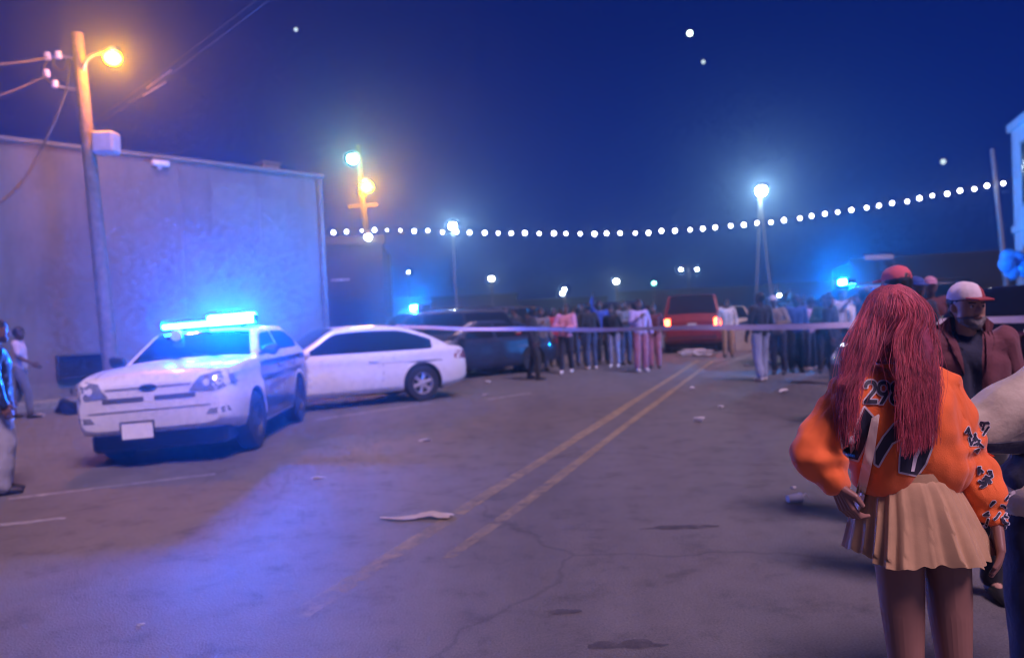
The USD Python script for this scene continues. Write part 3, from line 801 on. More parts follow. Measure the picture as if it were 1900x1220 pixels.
D0 = 14.6
base, tip = pd(214, 766, D0), pd(143, 62, D0)
base[2] = 0.12
up = Thing('utility_pole', 'leaning wooden utility pole with a glowing orange street lamp on a curved arm', 'utility pole', tuple(base))
ax = tip - base
pole = part('pole', tube([ax * t for t in np.linspace(0, 1, 8)], np.linspace(0.155, 0.105, 8), 14), WOOD, up)
P_ = lambda px, py, d=D0: pd(px, py, d) - base
arm = spline([P_(155, 140), P_(157, 118, D0 - .12), P_(170, 103, D0 - .2), P_(190, 100, D0 - .25)], 16)
part('lamp_arm', tube(arm, 0.035, 8), METAL_GREY, up)
lc = P_(209, 108, D0 - 0.3)
hd_ = lathe([(0.0, 0.22), (0.05, 0.21), (0.09, 0.17), (0.11, 0.11), (0.10, 0.10), (0.0, 0.13)], 20)
hd_.apply_translation(lc)
lh = part('lamp_head', hd_, METAL_GREY, up)
part('lamp_globe', sphere(0.15, lc, 2, (1, 1, 0.85)), SODIUM, lh)
part('transformer_box', cat(bx(0.42, 0.34, 0.42, tuple(P_(197, 266, D0 - 0.05)), 0.04), bx(0.2, 0.1, 0.06, tuple(P_(176, 258, D0)), 0)), M('grey_box_metal', (0.35, 0.35, 0.37), 0.5), up)
part('cross_bracket', tube([P_(152, 112), P_(118, 105), P_(88, 108)], 0.03, 6), METAL_GREY, up)
part('cross_bracket', tube([P_(160, 168), P_(130, 165), P_(104, 160)], 0.03, 6), METAL_GREY, up)
INS = M('glazed_insulator', (0.62, 0.62, 0.64), 0.25, coat=0.8)
ins = lathe([(0.0, 0.0), (0.05, 0.0), (0.075, 0.03), (0.05, 0.05), (0.075, 0.08), (0.05, 0.10), (0.06, 0.13), (0.0, 0.15)], 14)
for q in ((90, 106), (110, 104), (88, 138), (104, 158)):
    i_ = ins.copy(); i_.apply_translation(P_(*q) + np.array([0, -0.03, -0.06]))
    part('insulator', i_, INS, up)
part('jumper_wire', tube(spline([P_(108, 108), P_(82, 125), P_(88, 148), P_(106, 162), P_(128, 168)], 20), 0.016, 6), CABLE, up)
part('jumper_wire', tube(spline([P_(120, 104), P_(100, 120), P_(110, 130), P_(124, 112)], 16), 0.014, 6), CABLE, up)
part('drop_cable', tube(spline([P_(128, 108), P_(127, 150), P_(108, 210), P_(70, 290), P_(30, 350, D0 - 1), P_(-40, 410, D0 - 2)], 36), 0.026, 8), CABLE, up)
part('line_wire', tube(sag(P_(92, 106), P_(-160, 118, D0 - 4), 0.08, 12), 0.018, 6), CABLE, up)
part('line_wire', tube(sag(P_(90, 138), P_(-160, 215, D0 - 4), 0.1, 12), 0.012, 6), CABLE, up)
LITW = M('bare_aluminium_wire', (0.5, 0.5, 0.5), 0.35, metal=0.8)
part('line_wire', tube(sag(P_(162, 232), P_(640, -130, 8.0), 0.05, 20), 0.005, 6), CABLE, up)
part('line_wire', tube(sag(P_(163, 246), P_(640, -110, 8.0), 0.05, 20), 0.005, 6), CABLE, up)
for q0, q1_ in (((272, 164), (318, 130)), ((265, 178), (308, 152))):
    part('splice_sleeve', tube([P_(*q0, 13.0), P_(*q1_, 12.8)], 0.012, 6), LITW, up)

def street_lamp(px, py, d, mat, label, r=0.13, arm=0.0, group=None, globes=((0, 0),), post=0.07, name='street_lamp', catg='street lamp', face='ball'):
    """A post with a lamp (or several) at a place of the photograph at distance d."""
    p = pd(px, py, d)
    b = np.array([p[0] + arm, p[1], 0])
    t = Thing(name, label, catg, tuple(b), 0, group)
    h = p[2]
    part('post', tube([(0, 0, 0), (0, 0, h * 0.5), (0, 0, h + 0.25)], [post * 1.25, post, post * 0.75], 10), METAL_GREY, t)
    part('foot', lathe([(0, 0), (post * 2.6, 0), (post * 2.6, 0.04), (post * 1.4, 0.12), (0, 0.12)], 12), METAL_GREY, t)
    for gx, gz in globes:
        a = np.array([-arm + gx, -0.12, h + gz - p[2] + p[2]])
        a = np.array([-arm + gx, -0.16, h + gz])
        part('lamp_arm', tube(spline([(0, 0, h + gz + 0.05), (a[0] * 0.5, -0.08, h + gz + r + 0.13), (a[0], a[1], h + gz + r + 0.08)], 8), post * 0.4, 6), METAL_GREY, t)
        hd = lathe([(0, r * 1.35), (r * 0.4, r * 1.3), (r * 0.7, r * 1.0), (r * 0.78, r * 0.72), (r * 0.7, r * 0.7), (0, r * 0.88)], 14)
        hd.apply_translation(a)
        lh = part('lamp_head', hd, METAL_GREY, t)
        part('lamp_globe', sphere(r, a, 2, (1, 1, 0.9)), mat, lh)
    return t

# the pole beyond the wall with three lamps
p = pd(680, 345, 30)
t = Thing('street_lamp', 'tall wooden pole beyond the wall with a green, an orange and a white lamp', 'street lamp', (p[0], p[1] + 0.2, 0))
DARKWOOD = M('dark_pole_wood', (0.04, 0.034, 0.028), 0.9, var=0.3, scale=9)
part('pole', tube([(0, 0, 0), (-0.12, 0, 4.5), (-0.3, 0, 8.6)], [0.16, 0.13, 0.1], 12), DARKWOOD, t)
for (qx, qy, r, mm) in ((654, 295, 0.19, GREENISH), (680, 347, 0.24, SODIUM2), (683, 440, 0.13, COOL)):
    a = pd(qx, qy, 29.6) - t.loc
    part('lamp_arm', tube(spline([(-0.03 * a[2], 0, a[2] - 0.1), (a[0] * 0.6 - 0.05, -0.25, a[2] + r + 0.12), (a[0], a[1], a[2] + r + 0.05)], 8), 0.035, 6), METAL_GREY, t)
    hd = lathe([(0, r * 1.35), (r * 0.4, r * 1.3), (r * 0.7, r * 1.0), (r * 0.78, r * 0.72), (r * 0.7, r * 0.7), (0, r * 0.88)], 14); hd.apply_translation(a)
    lh = part('lamp_head', hd, METAL_GREY, t)
    part('lamp_globe', sphere(r, a, 2, (1, 1, 0.9)), mm, lh)
part('wall_bracket', bx(0.7, 0.12, 0.06, tuple(pd(632, 519, 29.5) - t.loc)), INS, t)
part('cross_arm', bx(1.2, 0.1, 0.12, (-0.24, 0.16, 6.2)), DARKWOOD, t)

street_lamp(840, 420, 55, COOL_BIG, 'tall post with a bright white lamp above the left police SUV', 0.27)
# floodlight mast on two legs
p = pd(1410, 355, 44)
t = Thing('floodlight_mast', 'floodlight mast on two splayed legs with a dazzling white lamp', 'floodlight', (p[0], p[1], 0))
h = p[2]
for k, xx in enumerate((-0.62, 0.66)):
    part('leg', tube([(xx, 0.1 * k, 0), (xx * 0.45, 0.1 * k, h * 0.5), (0.03 * (1 if xx > 0 else -1), 0.1 * k, h - 0.15)], [0.075, 0.07, 0.06], 8), METAL_GREY, t)
part('brace', tube([(-0.46, 0.05, h * 0.22), (0.48, 0.05, h * 0.22)], 0.03, 6), METAL_GREY, t)
hd = lathe([(0, 0.42), (0.14, 0.40), (0.22, 0.3), (0.24, 0.2), (0.21, 0.2), (0, 0.27)], 18); hd.apply_translation((0, -0.25, h))
lh = part('lamp_head', hd, METAL_GREY, t)
part('lamp_globe', sphere(0.30, (0, -0.25, h), 2), COOL_BIG, lh)

street_lamp(912, 517, 80, WARMW, 'small warm white street lamp above the black SUV left of the crowd', 0.26)
street_lamp(758, 505, 90, COOL, 'faint small blue white lamp left of the tall bright post', 0.12)
street_lamp(1143, 522, 70, WARMW, 'small white street lamp over the middle of the crowd', 0.22)
street_lamp(1213, 525, 85, GREEN_SMALL, 'small green lit street lamp just left of the red SUV roof', 0.2)
street_lamp(1277, 500, 95, COOL, 'distant post carrying a pair of small white lamps above the red SUV', 0.18, globes=((-0.95, 0.05), (1.05, -0.02)))
street_lamp(1047, 537, 60, COOL, 'short slanting bluish lamp just over heads of the crowd', 0.14, globes=((0, 0), (-0.18, -0.3)))
street_lamp(1443, 548, 26, COOL, 'low white lamp over the head of the man in the pale cap', 0.05, post=0.03)
t = street_lamp(1146, 571, 40, COOL, 'low white work lamp under the middle street lamp', 0.12, globes=((-0.12, 0), (0.12, 0)), post=0.04, name='work_lamp', catg='work lamp')

# slim pole on the right
a, b = pd(1864, 500, 22), pd(1840, 276, 22)
k = (a[2] - 0) / (b[2] - a[2])
foot = a - (b - a) * k; foot[2] = 0
t = Thing('slim_pole', 'thin bare metal pole that holds the right end of the bulb string', 'pole', tuple(foot))
part('post', tube([(0, 0, 0), (b - foot) * 0.5, b - foot], [0.085, 0.07, 0.055], 10), METAL_GREY, t)
part('foot', lathe([(0, 0), (0.2, 0), (0.2, 0.05), (0.1, 0.12), (0, 0.12)], 12), METAL_GREY, t)
part('eye_hook', tube([(a + (b - a) * 0.72 - foot), (a + (b - a) * 0.72 - foot + np.array([0, -0.15, 0]))], 0.02, 6), METAL_GREY, t)

# string of bulbs from the wall's corner to the pole and on to the corner building
obs = [(617, 433), (665, 427), (735, 424), (790, 427), (870, 432), (950, 434), (1060, 434), (1160, 432), (1270, 425), (1370, 417), (1470, 406), (1570, 393), (1660, 378), (1750, 358), (1845, 341), (1884, 338)]
P3 = np.array([pd(x, y, 21.8 if x < 1850 else 21.7) for x, y in obs])
from scipy.interpolate import UnivariateSpline
sx = UnivariateSpline(P3[:, 0], P3[:, 2], s=0.01)
xs = np.linspace(P3[0, 0], P3[-1, 0], 90)
ys_ = np.interp(xs, P3[:, 0], P3[:, 1])
st = Thing('string_lights', 'long sagging string of small white bulbs across the whole street', 'string lights', tuple(P3[0]))
part('wire', tube(np.column_stack([xs, ys_, sx(xs) + 0.055]) - P3[0], 0.009, 5), CABLE, st)
SOCK = lathe([(0, 0.075), (0.02, 0.07), (0.02, 0.03), (0, 0.03)], 8)
for i, x in enumerate(np.arange(P3[0, 0] + 0.02, P3[-1, 0], 0.395)):
    r = rng.random()
    at = np.array([x + rng.normal() * 0.025, np.interp(x, P3[:, 0], P3[:, 1]), float(sx(x)) + rng.normal() * 0.012]) - P3[0]
    rr = (0.05 if i not in (2, 4, 5, 50) else 0.028) * (0.8 + 0.35 * r)
    b_ = part('bulb', sphere(rr, at, 1, (1, 1, 1.1)), BULB, st, True)
    s_ = SOCK.copy(); s_.apply_translation(at)
    part('socket', s_, BLACK, b_)

# sign board over the street beyond the crowd
p = pd(1630, 477, 55)
t = Thing('road_sign', 'thin horizontal grey sign board on a post high above the crowd', 'sign', (p[0] + 1.1, p[1], 0))
part('post', tube([(0, 0, 0), (0, 0, p[2] - 0.35)], 0.06, 8), METAL_GREY, t)
part('board', bx(2.1, 0.05, 0.32, (-1.1, -0.05, p[2]), 0.01), M('sign_board_grey', (0.5, 0.5, 0.55), 0.5), t)
part('bracket', tube([(0, 0, p[2] - 0.4), (-0.05, -0.02, p[2] - 0.1)], 0.04, 6), METAL_GREY, t)

# points of light in the night sky
for x, y, r, lb in ((1280, 62, 0.21, 'brightest white point of light high in the dark sky'), (1305, 115, 0.13, 'faint point of light just under the brightest one in the sky'), (549, 55, 0.13, 'faint point of light high over the left building'), (1750, 300, 0.2, 'soft pale point of light in the sky above the bulb string, right')):
    p = pd(x, y, 62)
    t = Thing('sky_light', lb, 'light', tuple(p))
    part('lamp', sphere(r, (0, 0, 0), 2), E('sky_point', (0.75, 0.95, 1.0), 1.6) if r < 0.21 else E('sky_point_bright', (0.8, 1.0, 0.85), 8), t)
    part('carrier', tube([(-r * 1.3, 0, r), (r * 1.3, 0, r)], r * 0.25, 6), BLACK, t)

# ------------------------------------------------------------------ people (facing +y, right hand at +x)
SKIN = [M('skin_deep', (0.085, 0.042, 0.028), 0.5, var=0.08), M('skin_brown', (0.17, 0.085, 0.055), 0.5, var=0.08), M('skin_mid', (0.26, 0.14, 0.10), 0.5, var=0.08), M('skin_warm', (0.44, 0.25, 0.17), 0.5, var=0.08)]
HAIR_BLACK = M('hair_black', (0.012, 0.011, 0.012), 0.5)

def cloth(name, col, rough=0.85, var=0.16):
    return M('cloth_' + name, col, rough, var=var, scale=7, bump=0.5, bscale=22, sheen=0.15)

def hand_bones(wrist, fwd, palm, side, s=1.0, curl=0.5):
    """Palm and five fingers: fwd along the hand, palm the way it faces, side towards the thumb."""
    w, f, n, t = (np.asarray(a, float) for a in (wrist, fwd, palm, side))
    f, n = f / np.linalg.norm(f), n / np.linalg.norm(n)
    t = t / np.linalg.norm(t)
    b = []
    k = w + f * 0.085 * s
    for i, (o, ln) in enumerate(((0.030, 0.072), (0.010, 0.082), (-0.010, 0.076), (-0.029, 0.060))):
        root = k + t * o * s
        b.append((w + t * o * 0.6 * s, 0.016 * s, root, 0.0125 * s))
        d1 = f * math.cos(curl * 0.6) + n * math.sin(curl * 0.6)
        d2 = f * math.cos(curl * 1.6) + n * math.sin(curl * 1.6)
        mid = root + d1 * ln * 0.52 * s
        tip = mid + d2 * ln * 0.48 * s
        b += [(root, 0.0105 * s, mid, 0.009 * s), (mid, 0.009 * s, tip, 0.0075 * s)]
    th = w + f * 0.02 * s + t * 0.026 * s
    m = th + (f * 0.6 + t * 0.7 + n * 0.25) * 0.045 * s
    b += [(w + f * 0.01 * s, 0.018 * s, th, 0.017 * s), (th, 0.016 * s, m, 0.0115 * s), (m, 0.011 * s, m + (f * 0.9 + t * 0.1 + n * 0.3) * 0.035 * s, 0.009 * s)]
    return b

def head_frame(c, yaw, pitch=0.0, roll=0.0):
    cy, sy = math.cos(yaw), math.sin(yaw)
    fwd = np.array([-sy * math.cos(pitch), cy * math.cos(pitch), math.sin(pitch)])
    right = np.array([cy, sy, 0])
    up = np.cross(right, fwd)
    r2 = right * math.cos(roll) + up * math.sin(roll)
    return np.asarray(c, float), r2, fwd, np.cross(r2, fwd)

def head_solid(fr, s=1.0, seg=14):
    c, r, f, u = fr
    q = lambda x, y, z: c + (r * x + f * y + u * z) * s
    sk = hull_of([(q(0, -0.018, 0.035), 0.078 * s), (q(0, 0.022, 0.03), 0.072 * s), (q(0, -0.03, 0.0), 0.066 * s), (q(0.02, 0.035, -0.01), 0.05 * s), (q(-0.02, 0.035, -0.01), 0.05 * s)], seg)
    jaw = hull_of([(q(0.03, 0.035, -0.035), 0.04 * s), (q(-0.03, 0.035, -0.035), 0.04 * s), (q(0, 0.058, -0.085), 0.024 * s), (q(0.032, 0.005, -0.06), 0.028 * s), (q(-0.032, 0.005, -0.06), 0.028 * s)], seg)
    nose = hull_of([(q(0, 0.084, 0.012), 0.008 * s), (q(0, 0.103, -0.022), 0.011 * s), (q(0.014, 0.088, -0.028), 0.008 * s), (q(-0.014, 0.088, -0.028), 0.008 * s)], 8)
    lips = hull_of([(q(0.018, 0.078, -0.054), 0.008 * s), (q(-0.018, 0.078, -0.054), 0.008 * s), (q(0, 0.085, -0.054), 0.009 * s)], 8)
    brow = hull_of([(q(0.035, 0.072, 0.022), 0.011 * s), (q(-0.035, 0.072, 0.022), 0.011 * s)], 8)
    ears = [hull_of([(q(e * 0.077, -0.008, 0.015), 0.012 * s), (q(e * 0.08, -0.012, -0.005), 0.011 * s), (q(e * 0.072, 0.0, -0.02), 0.008 * s)], 8) for e in (1, -1)]
    out = sk + jaw + nose + lips + brow
    for e in ears:
        out = out + e
    return out

class Person:
    """Joints from keyword overrides; all lengths for a 1.72 m figure, scaled by s."""
    def __init__(self, label, at, rotz, s=1.0, fine=False, group=None, skin=1, top_m=None, pant_m=None, shoe_m=None, hair='short', hair_m=None, cap_m=None, cap_dir=1.0, yaw=0.0, pitch=0.0,
                 stride=0.0, lean=(0, 0), arms=None, wide=1.0, skirt=False, long_sleeves=True, pants_wide=1.0, name='person', long_top=0.0, wave=0.0):
        self.t = T = Thing(name, label, 'person', at, rotz, group)
        self.s = s
        J = {'pelvis': (0, 0, 0.95), 'waist': (0, 0.0, 1.08), 'chest': (0, 0.0, 1.28), 'neck': (0, -0.01, 1.46), 'head': (0, 0.015, 1.60)}
        lx, ly = lean
        for k in J:
            f = max(0, (J[k][2] - 0.95) / 0.65)
            J[k] = np.array([J[k][0] + lx * f, J[k][1] + ly * f, J[k][2]])
        for sd, n in ((1, 'r'), (-1, 'l')):
            J['hip' + n] = np.array([sd * 0.09, 0, 0.91])
            st = stride * sd
            J['knee' + n] = np.array([sd * 0.10, 0.02 + st * 0.5 + abs(stride) * 0.1, 0.49])
            J['ank' + n] = np.array([sd * 0.105, -0.02 + st, 0.085 + max(0, -st) * 0.12])
            J['sho' + n] = np.array([sd * 0.175, -0.01, 1.41]) + np.array([lx, ly, 0]) * 0.72
            a = (arms or {}).get(n, ((sd * 0.25, -0.03, 1.14), (sd * 0.27, 0.05, 0.90)))
            J['elb' + n], J['wri' + n] = np.array(a[0], float), np.array(a[1], float)
        self.J = {k: v * s for k, v in J.items()}
        J = self.J
        seg, ref = (16, 0.022 * s) if fine else (8, 0.07 * s)
        it = 10 if fine else 4
        g = lambda r: r * s
        fr = self.fr = head_frame(J['head'], yaw, pitch)
        # body: one continuous surface
        bones = [(J['neck'], g(0.052), J['head'] - fr[2] * g(0.01) - np.array([0, 0, g(0.03)]), g(0.052)), (J['chest'] - np.array([0, 0, g(0.03)]), g(0.085), J['neck'], g(0.045)), (J['pelvis'], g(0.085), J['chest'] - np.array([0, 0, g(0.03)]), g(0.085))]
        for n, sd in (('r', 1), ('l', -1)):
            bones += [(J['chest'], g(0.075), J['sho' + n] - np.array([0, 0, g(0.015)]), g(0.045)), (J['sho' + n], g(0.046), J['elb' + n], g(0.036)), (J['elb' + n], g(0.036), J['wri' + n], g(0.024)),
                      (J['hip' + n], g(0.082), J['knee' + n], g(0.05)), (J['knee' + n], g(0.05), J['ank' + n], g(0.033)), (J['pelvis'], g(0.085), J['hip' + n], g(0.075)),
                      (J['ank' + n], g(0.033), J['ank' + n] + np.array([0, g(0.13), -g(0.05)]), g(0.025))]
            f = J['wri' + n] - J['elb' + n]; f = f / np.linalg.norm(f)
            side = np.cross(f, [1.0, 0, 0]) if abs(f[0]) < 0.8 else np.array([0, 1.0, 0])
            side = side / (np.linalg.norm(side) + 1e-9)
            if side[1] < 0:
                side = -side
            pal = np.cross(side, f) * 1.0
            if pal[0] * sd > 0:
                pal = -pal
            bones += hand_bones(J['wri' + n], f, pal, side, s)
        body = hull_chain(bones, 12 if fine else 8) + head_solid(fr, s, seg)
        bm = soften(body, 0.02 * s if fine else 0.06 * s, 6 if fine else 2)
        self.skin_mesh = bm
        part('body', bm, SKIN[skin], T, 60)
        # clothes
        if top_m is not None:
            b = []
            for sd in (1, -1):
                x = np.array([sd * g(0.055) * wide, 0, 0])
                b += [(J['chest'] + x * 1.35 + [0, 0, g(0.02)], g(0.122), J['waist'] + x, g(0.118)), (J['waist'] + x, g(0.11), J['pelvis'] + x * 1.1 - [0, 0, g(0.02 + long_top)], g(0.118)), (J['chest'] + x * 1.3, g(0.11), J['neck'] - [0, 0, g(0.045)], g(0.065))]
            for n in 'rl':
                b += [(J['chest'] + [0, 0, g(0.04)], g(0.115), J['sho' + n] - [0, 0, g(0.01)], g(0.072 * wide))]
                if long_sleeves:
                    b += [(J['sho' + n], g(0.075 * wide), J['elb' + n], g(0.060 * wide)), (J['elb' + n], g(0.060 * wide), J['wri' + n], g(0.042 * wide))]
                else:
                    b += [(J['sho' + n], g(0.072), J['sho' + n] * 0.25 + J['elb' + n] * 0.75, g(0.064))]
            tm_ = soften(hull_chain(b, seg), ref, it)
            n_ = meshkit.noise(tm_.vertices * np.array([16, 16, 7]) / s + rng.random(3) * 50)[:, None] - 0.5
            tm_.vertices += tm_.vertex_normals * n_ * (0.030 * s if fine else 0.02 * s)
            self.top_mesh = tm_
            self.top_part = part('top', tm_, top_m, T, 60)
        if pant_m is not None:
            b = []
            for n, sd in (('r', 1), ('l', -1)):
                pw_ = pants_wide
                b += [(J['pelvis'] + [sd * g(0.05), -g(0.01), g(0.04)], g(0.112), J['hip' + n] - [0, 0, g(0.05)], g(0.10)), (J['hip' + n], g(0.105), J['knee' + n], g(0.072 * pw_)), (J['knee' + n], g(0.072 * pw_), J['ank' + n] + [0, 0, g(0.02)], g(0.062 * pw_))]
            tp = soften(hull_chain(b, seg), ref, it)
            n_ = meshkit.noise(tp.vertices * np.array([14, 14, 9]) / s + rng.random(3) * 50)[:, None] - 0.5
            tp.vertices += tp.vertex_normals * n_ * 0.022 * s
            part('trousers', tp, pant_m, T, 60)
        if shoe_m is not None:
            for n in 'rl':
                a = J['ank' + n]
                z = a[2] - g(0.085)
                sh = hull_of([(a + [0, -g(0.03), -g(0.045)], g(0.04)), (np.array([a[0], a[1] - g(0.03), z + g(0.032)]), g(0.032)), (np.array([a[0], a[1] + g(0.14), z + g(0.03)]), g(0.03)), (np.array([a[0], a[1] + g(0.07), z + g(0.045)]), g(0.04)), (np.array([a[0], a[1] + g(0.17), z + g(0.024)]), g(0.022))], 10)
                sh = tm(sh)
                sh.vertices[:, 2] = np.maximum(sh.vertices[:, 2], z + 0.001)
                part('shoe', sh, shoe_m, T, 50)
        c, r, f, u = fr
        q = lambda x, y, z: c + (r * x + f * y + u * z) * s
        hm = hair_m or HAIR_BLACK
        if hair in ('short', 'bun', 'long', 'afro'):
            e = {'afro': 0.035}.get(hair, 0.008)
            h = hull_of([(q(0, -0.024, 0.045), g(0.078 + e)), (q(0, 0.012, 0.052), g(0.068 + e)), (q(0, -0.038, 0.0), g(0.062 + e))], 12)
            if hair == 'bun':
                h = h + hull_of([(q(0, -0.05, 0.14), g(0.05))], 10)
            if hair == 'long':
                h = h + hull_of([(q(0, -0.05, 0.02), g(0.075)), (q(0.045, -0.06, -0.2), g(0.05)), (q(-0.045, -0.06, -0.2), g(0.05))], 10)
            hm_ = soften(h, ref, 2)
            hm_.vertices += hm_.vertex_normals * (meshkit.noise(hm_.vertices * 60)[:, None] - 0.5) * 0.014 * s
            part('hair', hm_, hm, T, 60)
        if cap_m is not None:
            h = hull_of([(q(0, -0.02, 0.062), g(0.084)), (q(0, 0.015, 0.062), g(0.078))], 16)
            h = h.trim_by_plane(tuple(u), float(u @ q(0, 0, 0.045)))
            brim = hull_of([(q(0.055, cap_dir * 0.075, 0.052), g(0.007)), (q(-0.055, cap_dir * 0.075, 0.052), g(0.007)), (q(0.04, cap_dir * 0.15, 0.042), g(0.006)), (q(-0.04, cap_dir * 0.15, 0.042), g(0.006))], 8)
            cp = part('cap', tm(h), cap_m, T, 50)
            part('brim', tm(brim), cap_m, cp, 50)

C = cloth
navy, black, grey, white = C('navy', (0.012, 0.016, 0.04)), C('black', (0.014, 0.014, 0.016)), C('grey', (0.16, 0.16, 0.17)), C('white', (0.62, 0.62, 0.62))
pink, lilac, red, maroon = C('pink', (0.55, 0.26, 0.38)), C('lilac', (0.42, 0.34, 0.55)), C('red', (0.36, 0.03, 0.04)), C('maroon', (0.11, 0.022, 0.032))
denim, pale_denim, blue, tan = C('denim', (0.04, 0.07, 0.15)), C('pale_denim', (0.26, 0.31, 0.46)), C('blue', (0.03, 0.07, 0.30)), C('tan', (0.42, 0.30, 0.17))
cream, green, rose, khaki = C('cream', (0.50, 0.44, 0.31)), C('green', (0.03, 0.09, 0.06)), C('rose', (0.38, 0.16, 0.22)), C('khaki', (0.20, 0.17, 0.12))
SHOE_W, SHOE_B = M('shoe_white', (0.68, 0.68, 0.68), 0.5), M('shoe_black', (0.015, 0.015, 0.016), 0.5)

UPARM = {'r': ((0.30, 0.10, 1.36), (0.20, 0.26, 1.55)), 'l': ((-0.25, -0.03, 1.14), (-0.27, 0.05, 0.90))}
PHONE = {'r': ((0.24, 0.06, 1.16), (0.12, 0.27, 1.30)), 'l': ((-0.25, -0.03, 1.14), (-0.27, 0.05, 0.90))}
FOLD = {'r': ((0.25, 0.05, 1.14), (0.02, 0.22, 1.16)), 'l': ((-0.25, 0.05, 1.14), (-0.02, 0.20, 1.10))}
RAISE = {'r': ((0.27, 0.06, 1.55), (0.24, 0.14, 1.80)), 'l': ((-0.25, -0.03, 1.14), (-0.27, 0.05, 0.90))}
GRP = 'crowd standing behind the tape'
def crowd(px, foot, label, rotz, s, **k):
    p = gp(px, foot)
    k.setdefault('lean', (float(rng.normal() * 0.05), float(rng.normal() * 0.05)))
    k.setdefault('yaw', float(rng.normal() * 0.5))
    return Person(label, (p[0], p[1], 0), rotz, s * float(rng.uniform(0.95, 1.05)), group=GRP, **k)

crowd(1052, 692, 'person in pink and red top and dark trousers with white shoes', 165, 1.0, top_m=pink, pant_m=navy, shoe_m=SHOE_W, stride=0.12, arms=FOLD, wide=1.15, skin=1)
crowd(1030, 680, 'person in red top half hidden behind the pink topped person', 190, 0.98, top_m=red, pant_m=black, shoe_m=SHOE_B, hair='long')
crowd(1191, 689, 'tall person in lilac top and pale rose trousers left of the red SUV', 195, 1.04, top_m=lilac, pant_m=rose, shoe_m=SHOE_W, pants_wide=1.2, arms=PHONE)
crowd(1216, 683, 'person in maroon top and rose trousers next to the lilac topped person', 170, 1.0, top_m=maroon, pant_m=rose, shoe_m=SHOE_B, pants_wide=1.15, hair='bun')
crowd(1414, 706, 'person in black top and pale blue jeans with white shoes right of the brown box', 20, 1.0, top_m=black, pant_m=pale_denim, shoe_m=SHOE_W, stride=0.08, pants_wide=1.25, skin=0)
crowd(1446, 694, 'person in pale cap and khaki top beside the black topped person in jeans', 150, 1.02, top_m=khaki, pant_m=navy, shoe_m=SHOE_B, cap_m=white, hair='none', arms=FOLD)
crowd(1478, 690, 'person in blue top and dark trousers under the right blue police lamp', 175, 1.0, top_m=blue, pant_m=black, shoe_m=SHOE_B, skin=0)
crowd(1505, 686, 'person in lilac hoodie and navy trousers below the right police light bar', 200, 0.98, top_m=lilac, pant_m=navy, shoe_m=SHOE_W, hair='afro')
crowd(1532, 692, 'person in dark green top with arms folded by the police SUV door', 160, 1.02, top_m=green, pant_m=black, shoe_m=SHOE_B, arms=FOLD)
crowd(1563, 682, 'broad person in pale grey shirt left of the girl with long red hair', 190, 1.05, top_m=C('pale_grey', (0.45, 0.45, 0.45)), pant_m=navy, shoe_m=SHOE_B, wide=1.25)
crowd(1590, 690, 'person in white shirt with raised arm closest to the red haired girl', 170, 1.0, top_m=white, pant_m=black, shoe_m=SHOE_W, arms=UPARM)
crowd(960, 690, 'person in black clothes near the dark blue car behind the white sedan', 60, 0.98, top_m=black, pant_m=navy, shoe_m=SHOE_B)
crowd(985, 684, 'person in navy top with pale shoes third from the dark blue car', 150, 0.96, top_m=navy, pant_m=denim, shoe_m=SHOE_W, hair='long')
crowd(1008, 688, 'person in grey top and jeans between the navy and red tops', 200, 1.0, top_m=grey, pant_m=denim, shoe_m=SHOE_B, arms=PHONE)
crowd(938, 676, 'person in dark green top behind the dark blue car roof', 170, 1.0, top_m=green, pant_m=black, shoe_m=SHOE_B)
crowd(1080, 678, 'person in navy jacket just right of the pink topped person', 185, 1.04, top_m=navy, pant_m=denim, shoe_m=SHOE_B, arms=PHONE)
crowd(1098, 684, 'person in black top and blue jeans in the middle of the crowd', 20, 0.98, top_m=black, pant_m=denim, shoe_m=SHOE_W)
crowd(1120, 674, 'person in blue top with raised arm in the middle of the crowd', 175, 1.02, top_m=blue, pant_m=black, shoe_m=SHOE_B, arms=RAISE)
crowd(1141, 680, 'person in dark clothes and pale jeans under the low white work lamp', 160, 1.0, top_m=black, pant_m=pale_denim, shoe_m=SHOE_W, hair='bun')
crowd(1162, 676, 'person in grey hoodie left of the lilac topped person', 195, 1.0, top_m=grey, pant_m=denim, shoe_m=SHOE_B, arms=FOLD)
crowd(1174, 664, 'person in red top partly hidden by the lilac topped person', 180, 1.0, top_m=red, pant_m=black, shoe_m=SHOE_B)
crowd(1352, 662, 'small figure in white top between red SUV and brown box', 170, 0.97, top_m=white, pant_m=tan, shoe_m=SHOE_B)
crowd(1620, 676, 'person in blue cap far behind the red haired girl on the left', 185, 1.02, top_m=navy, pant_m=black, shoe_m=SHOE_B, cap_m=blue, hair='none')
_r = np.random.default_rng(21)
_tops = {'black': black, 'navy': navy, 'grey': grey, 'dark green': green, 'blue': blue, 'maroon': maroon}
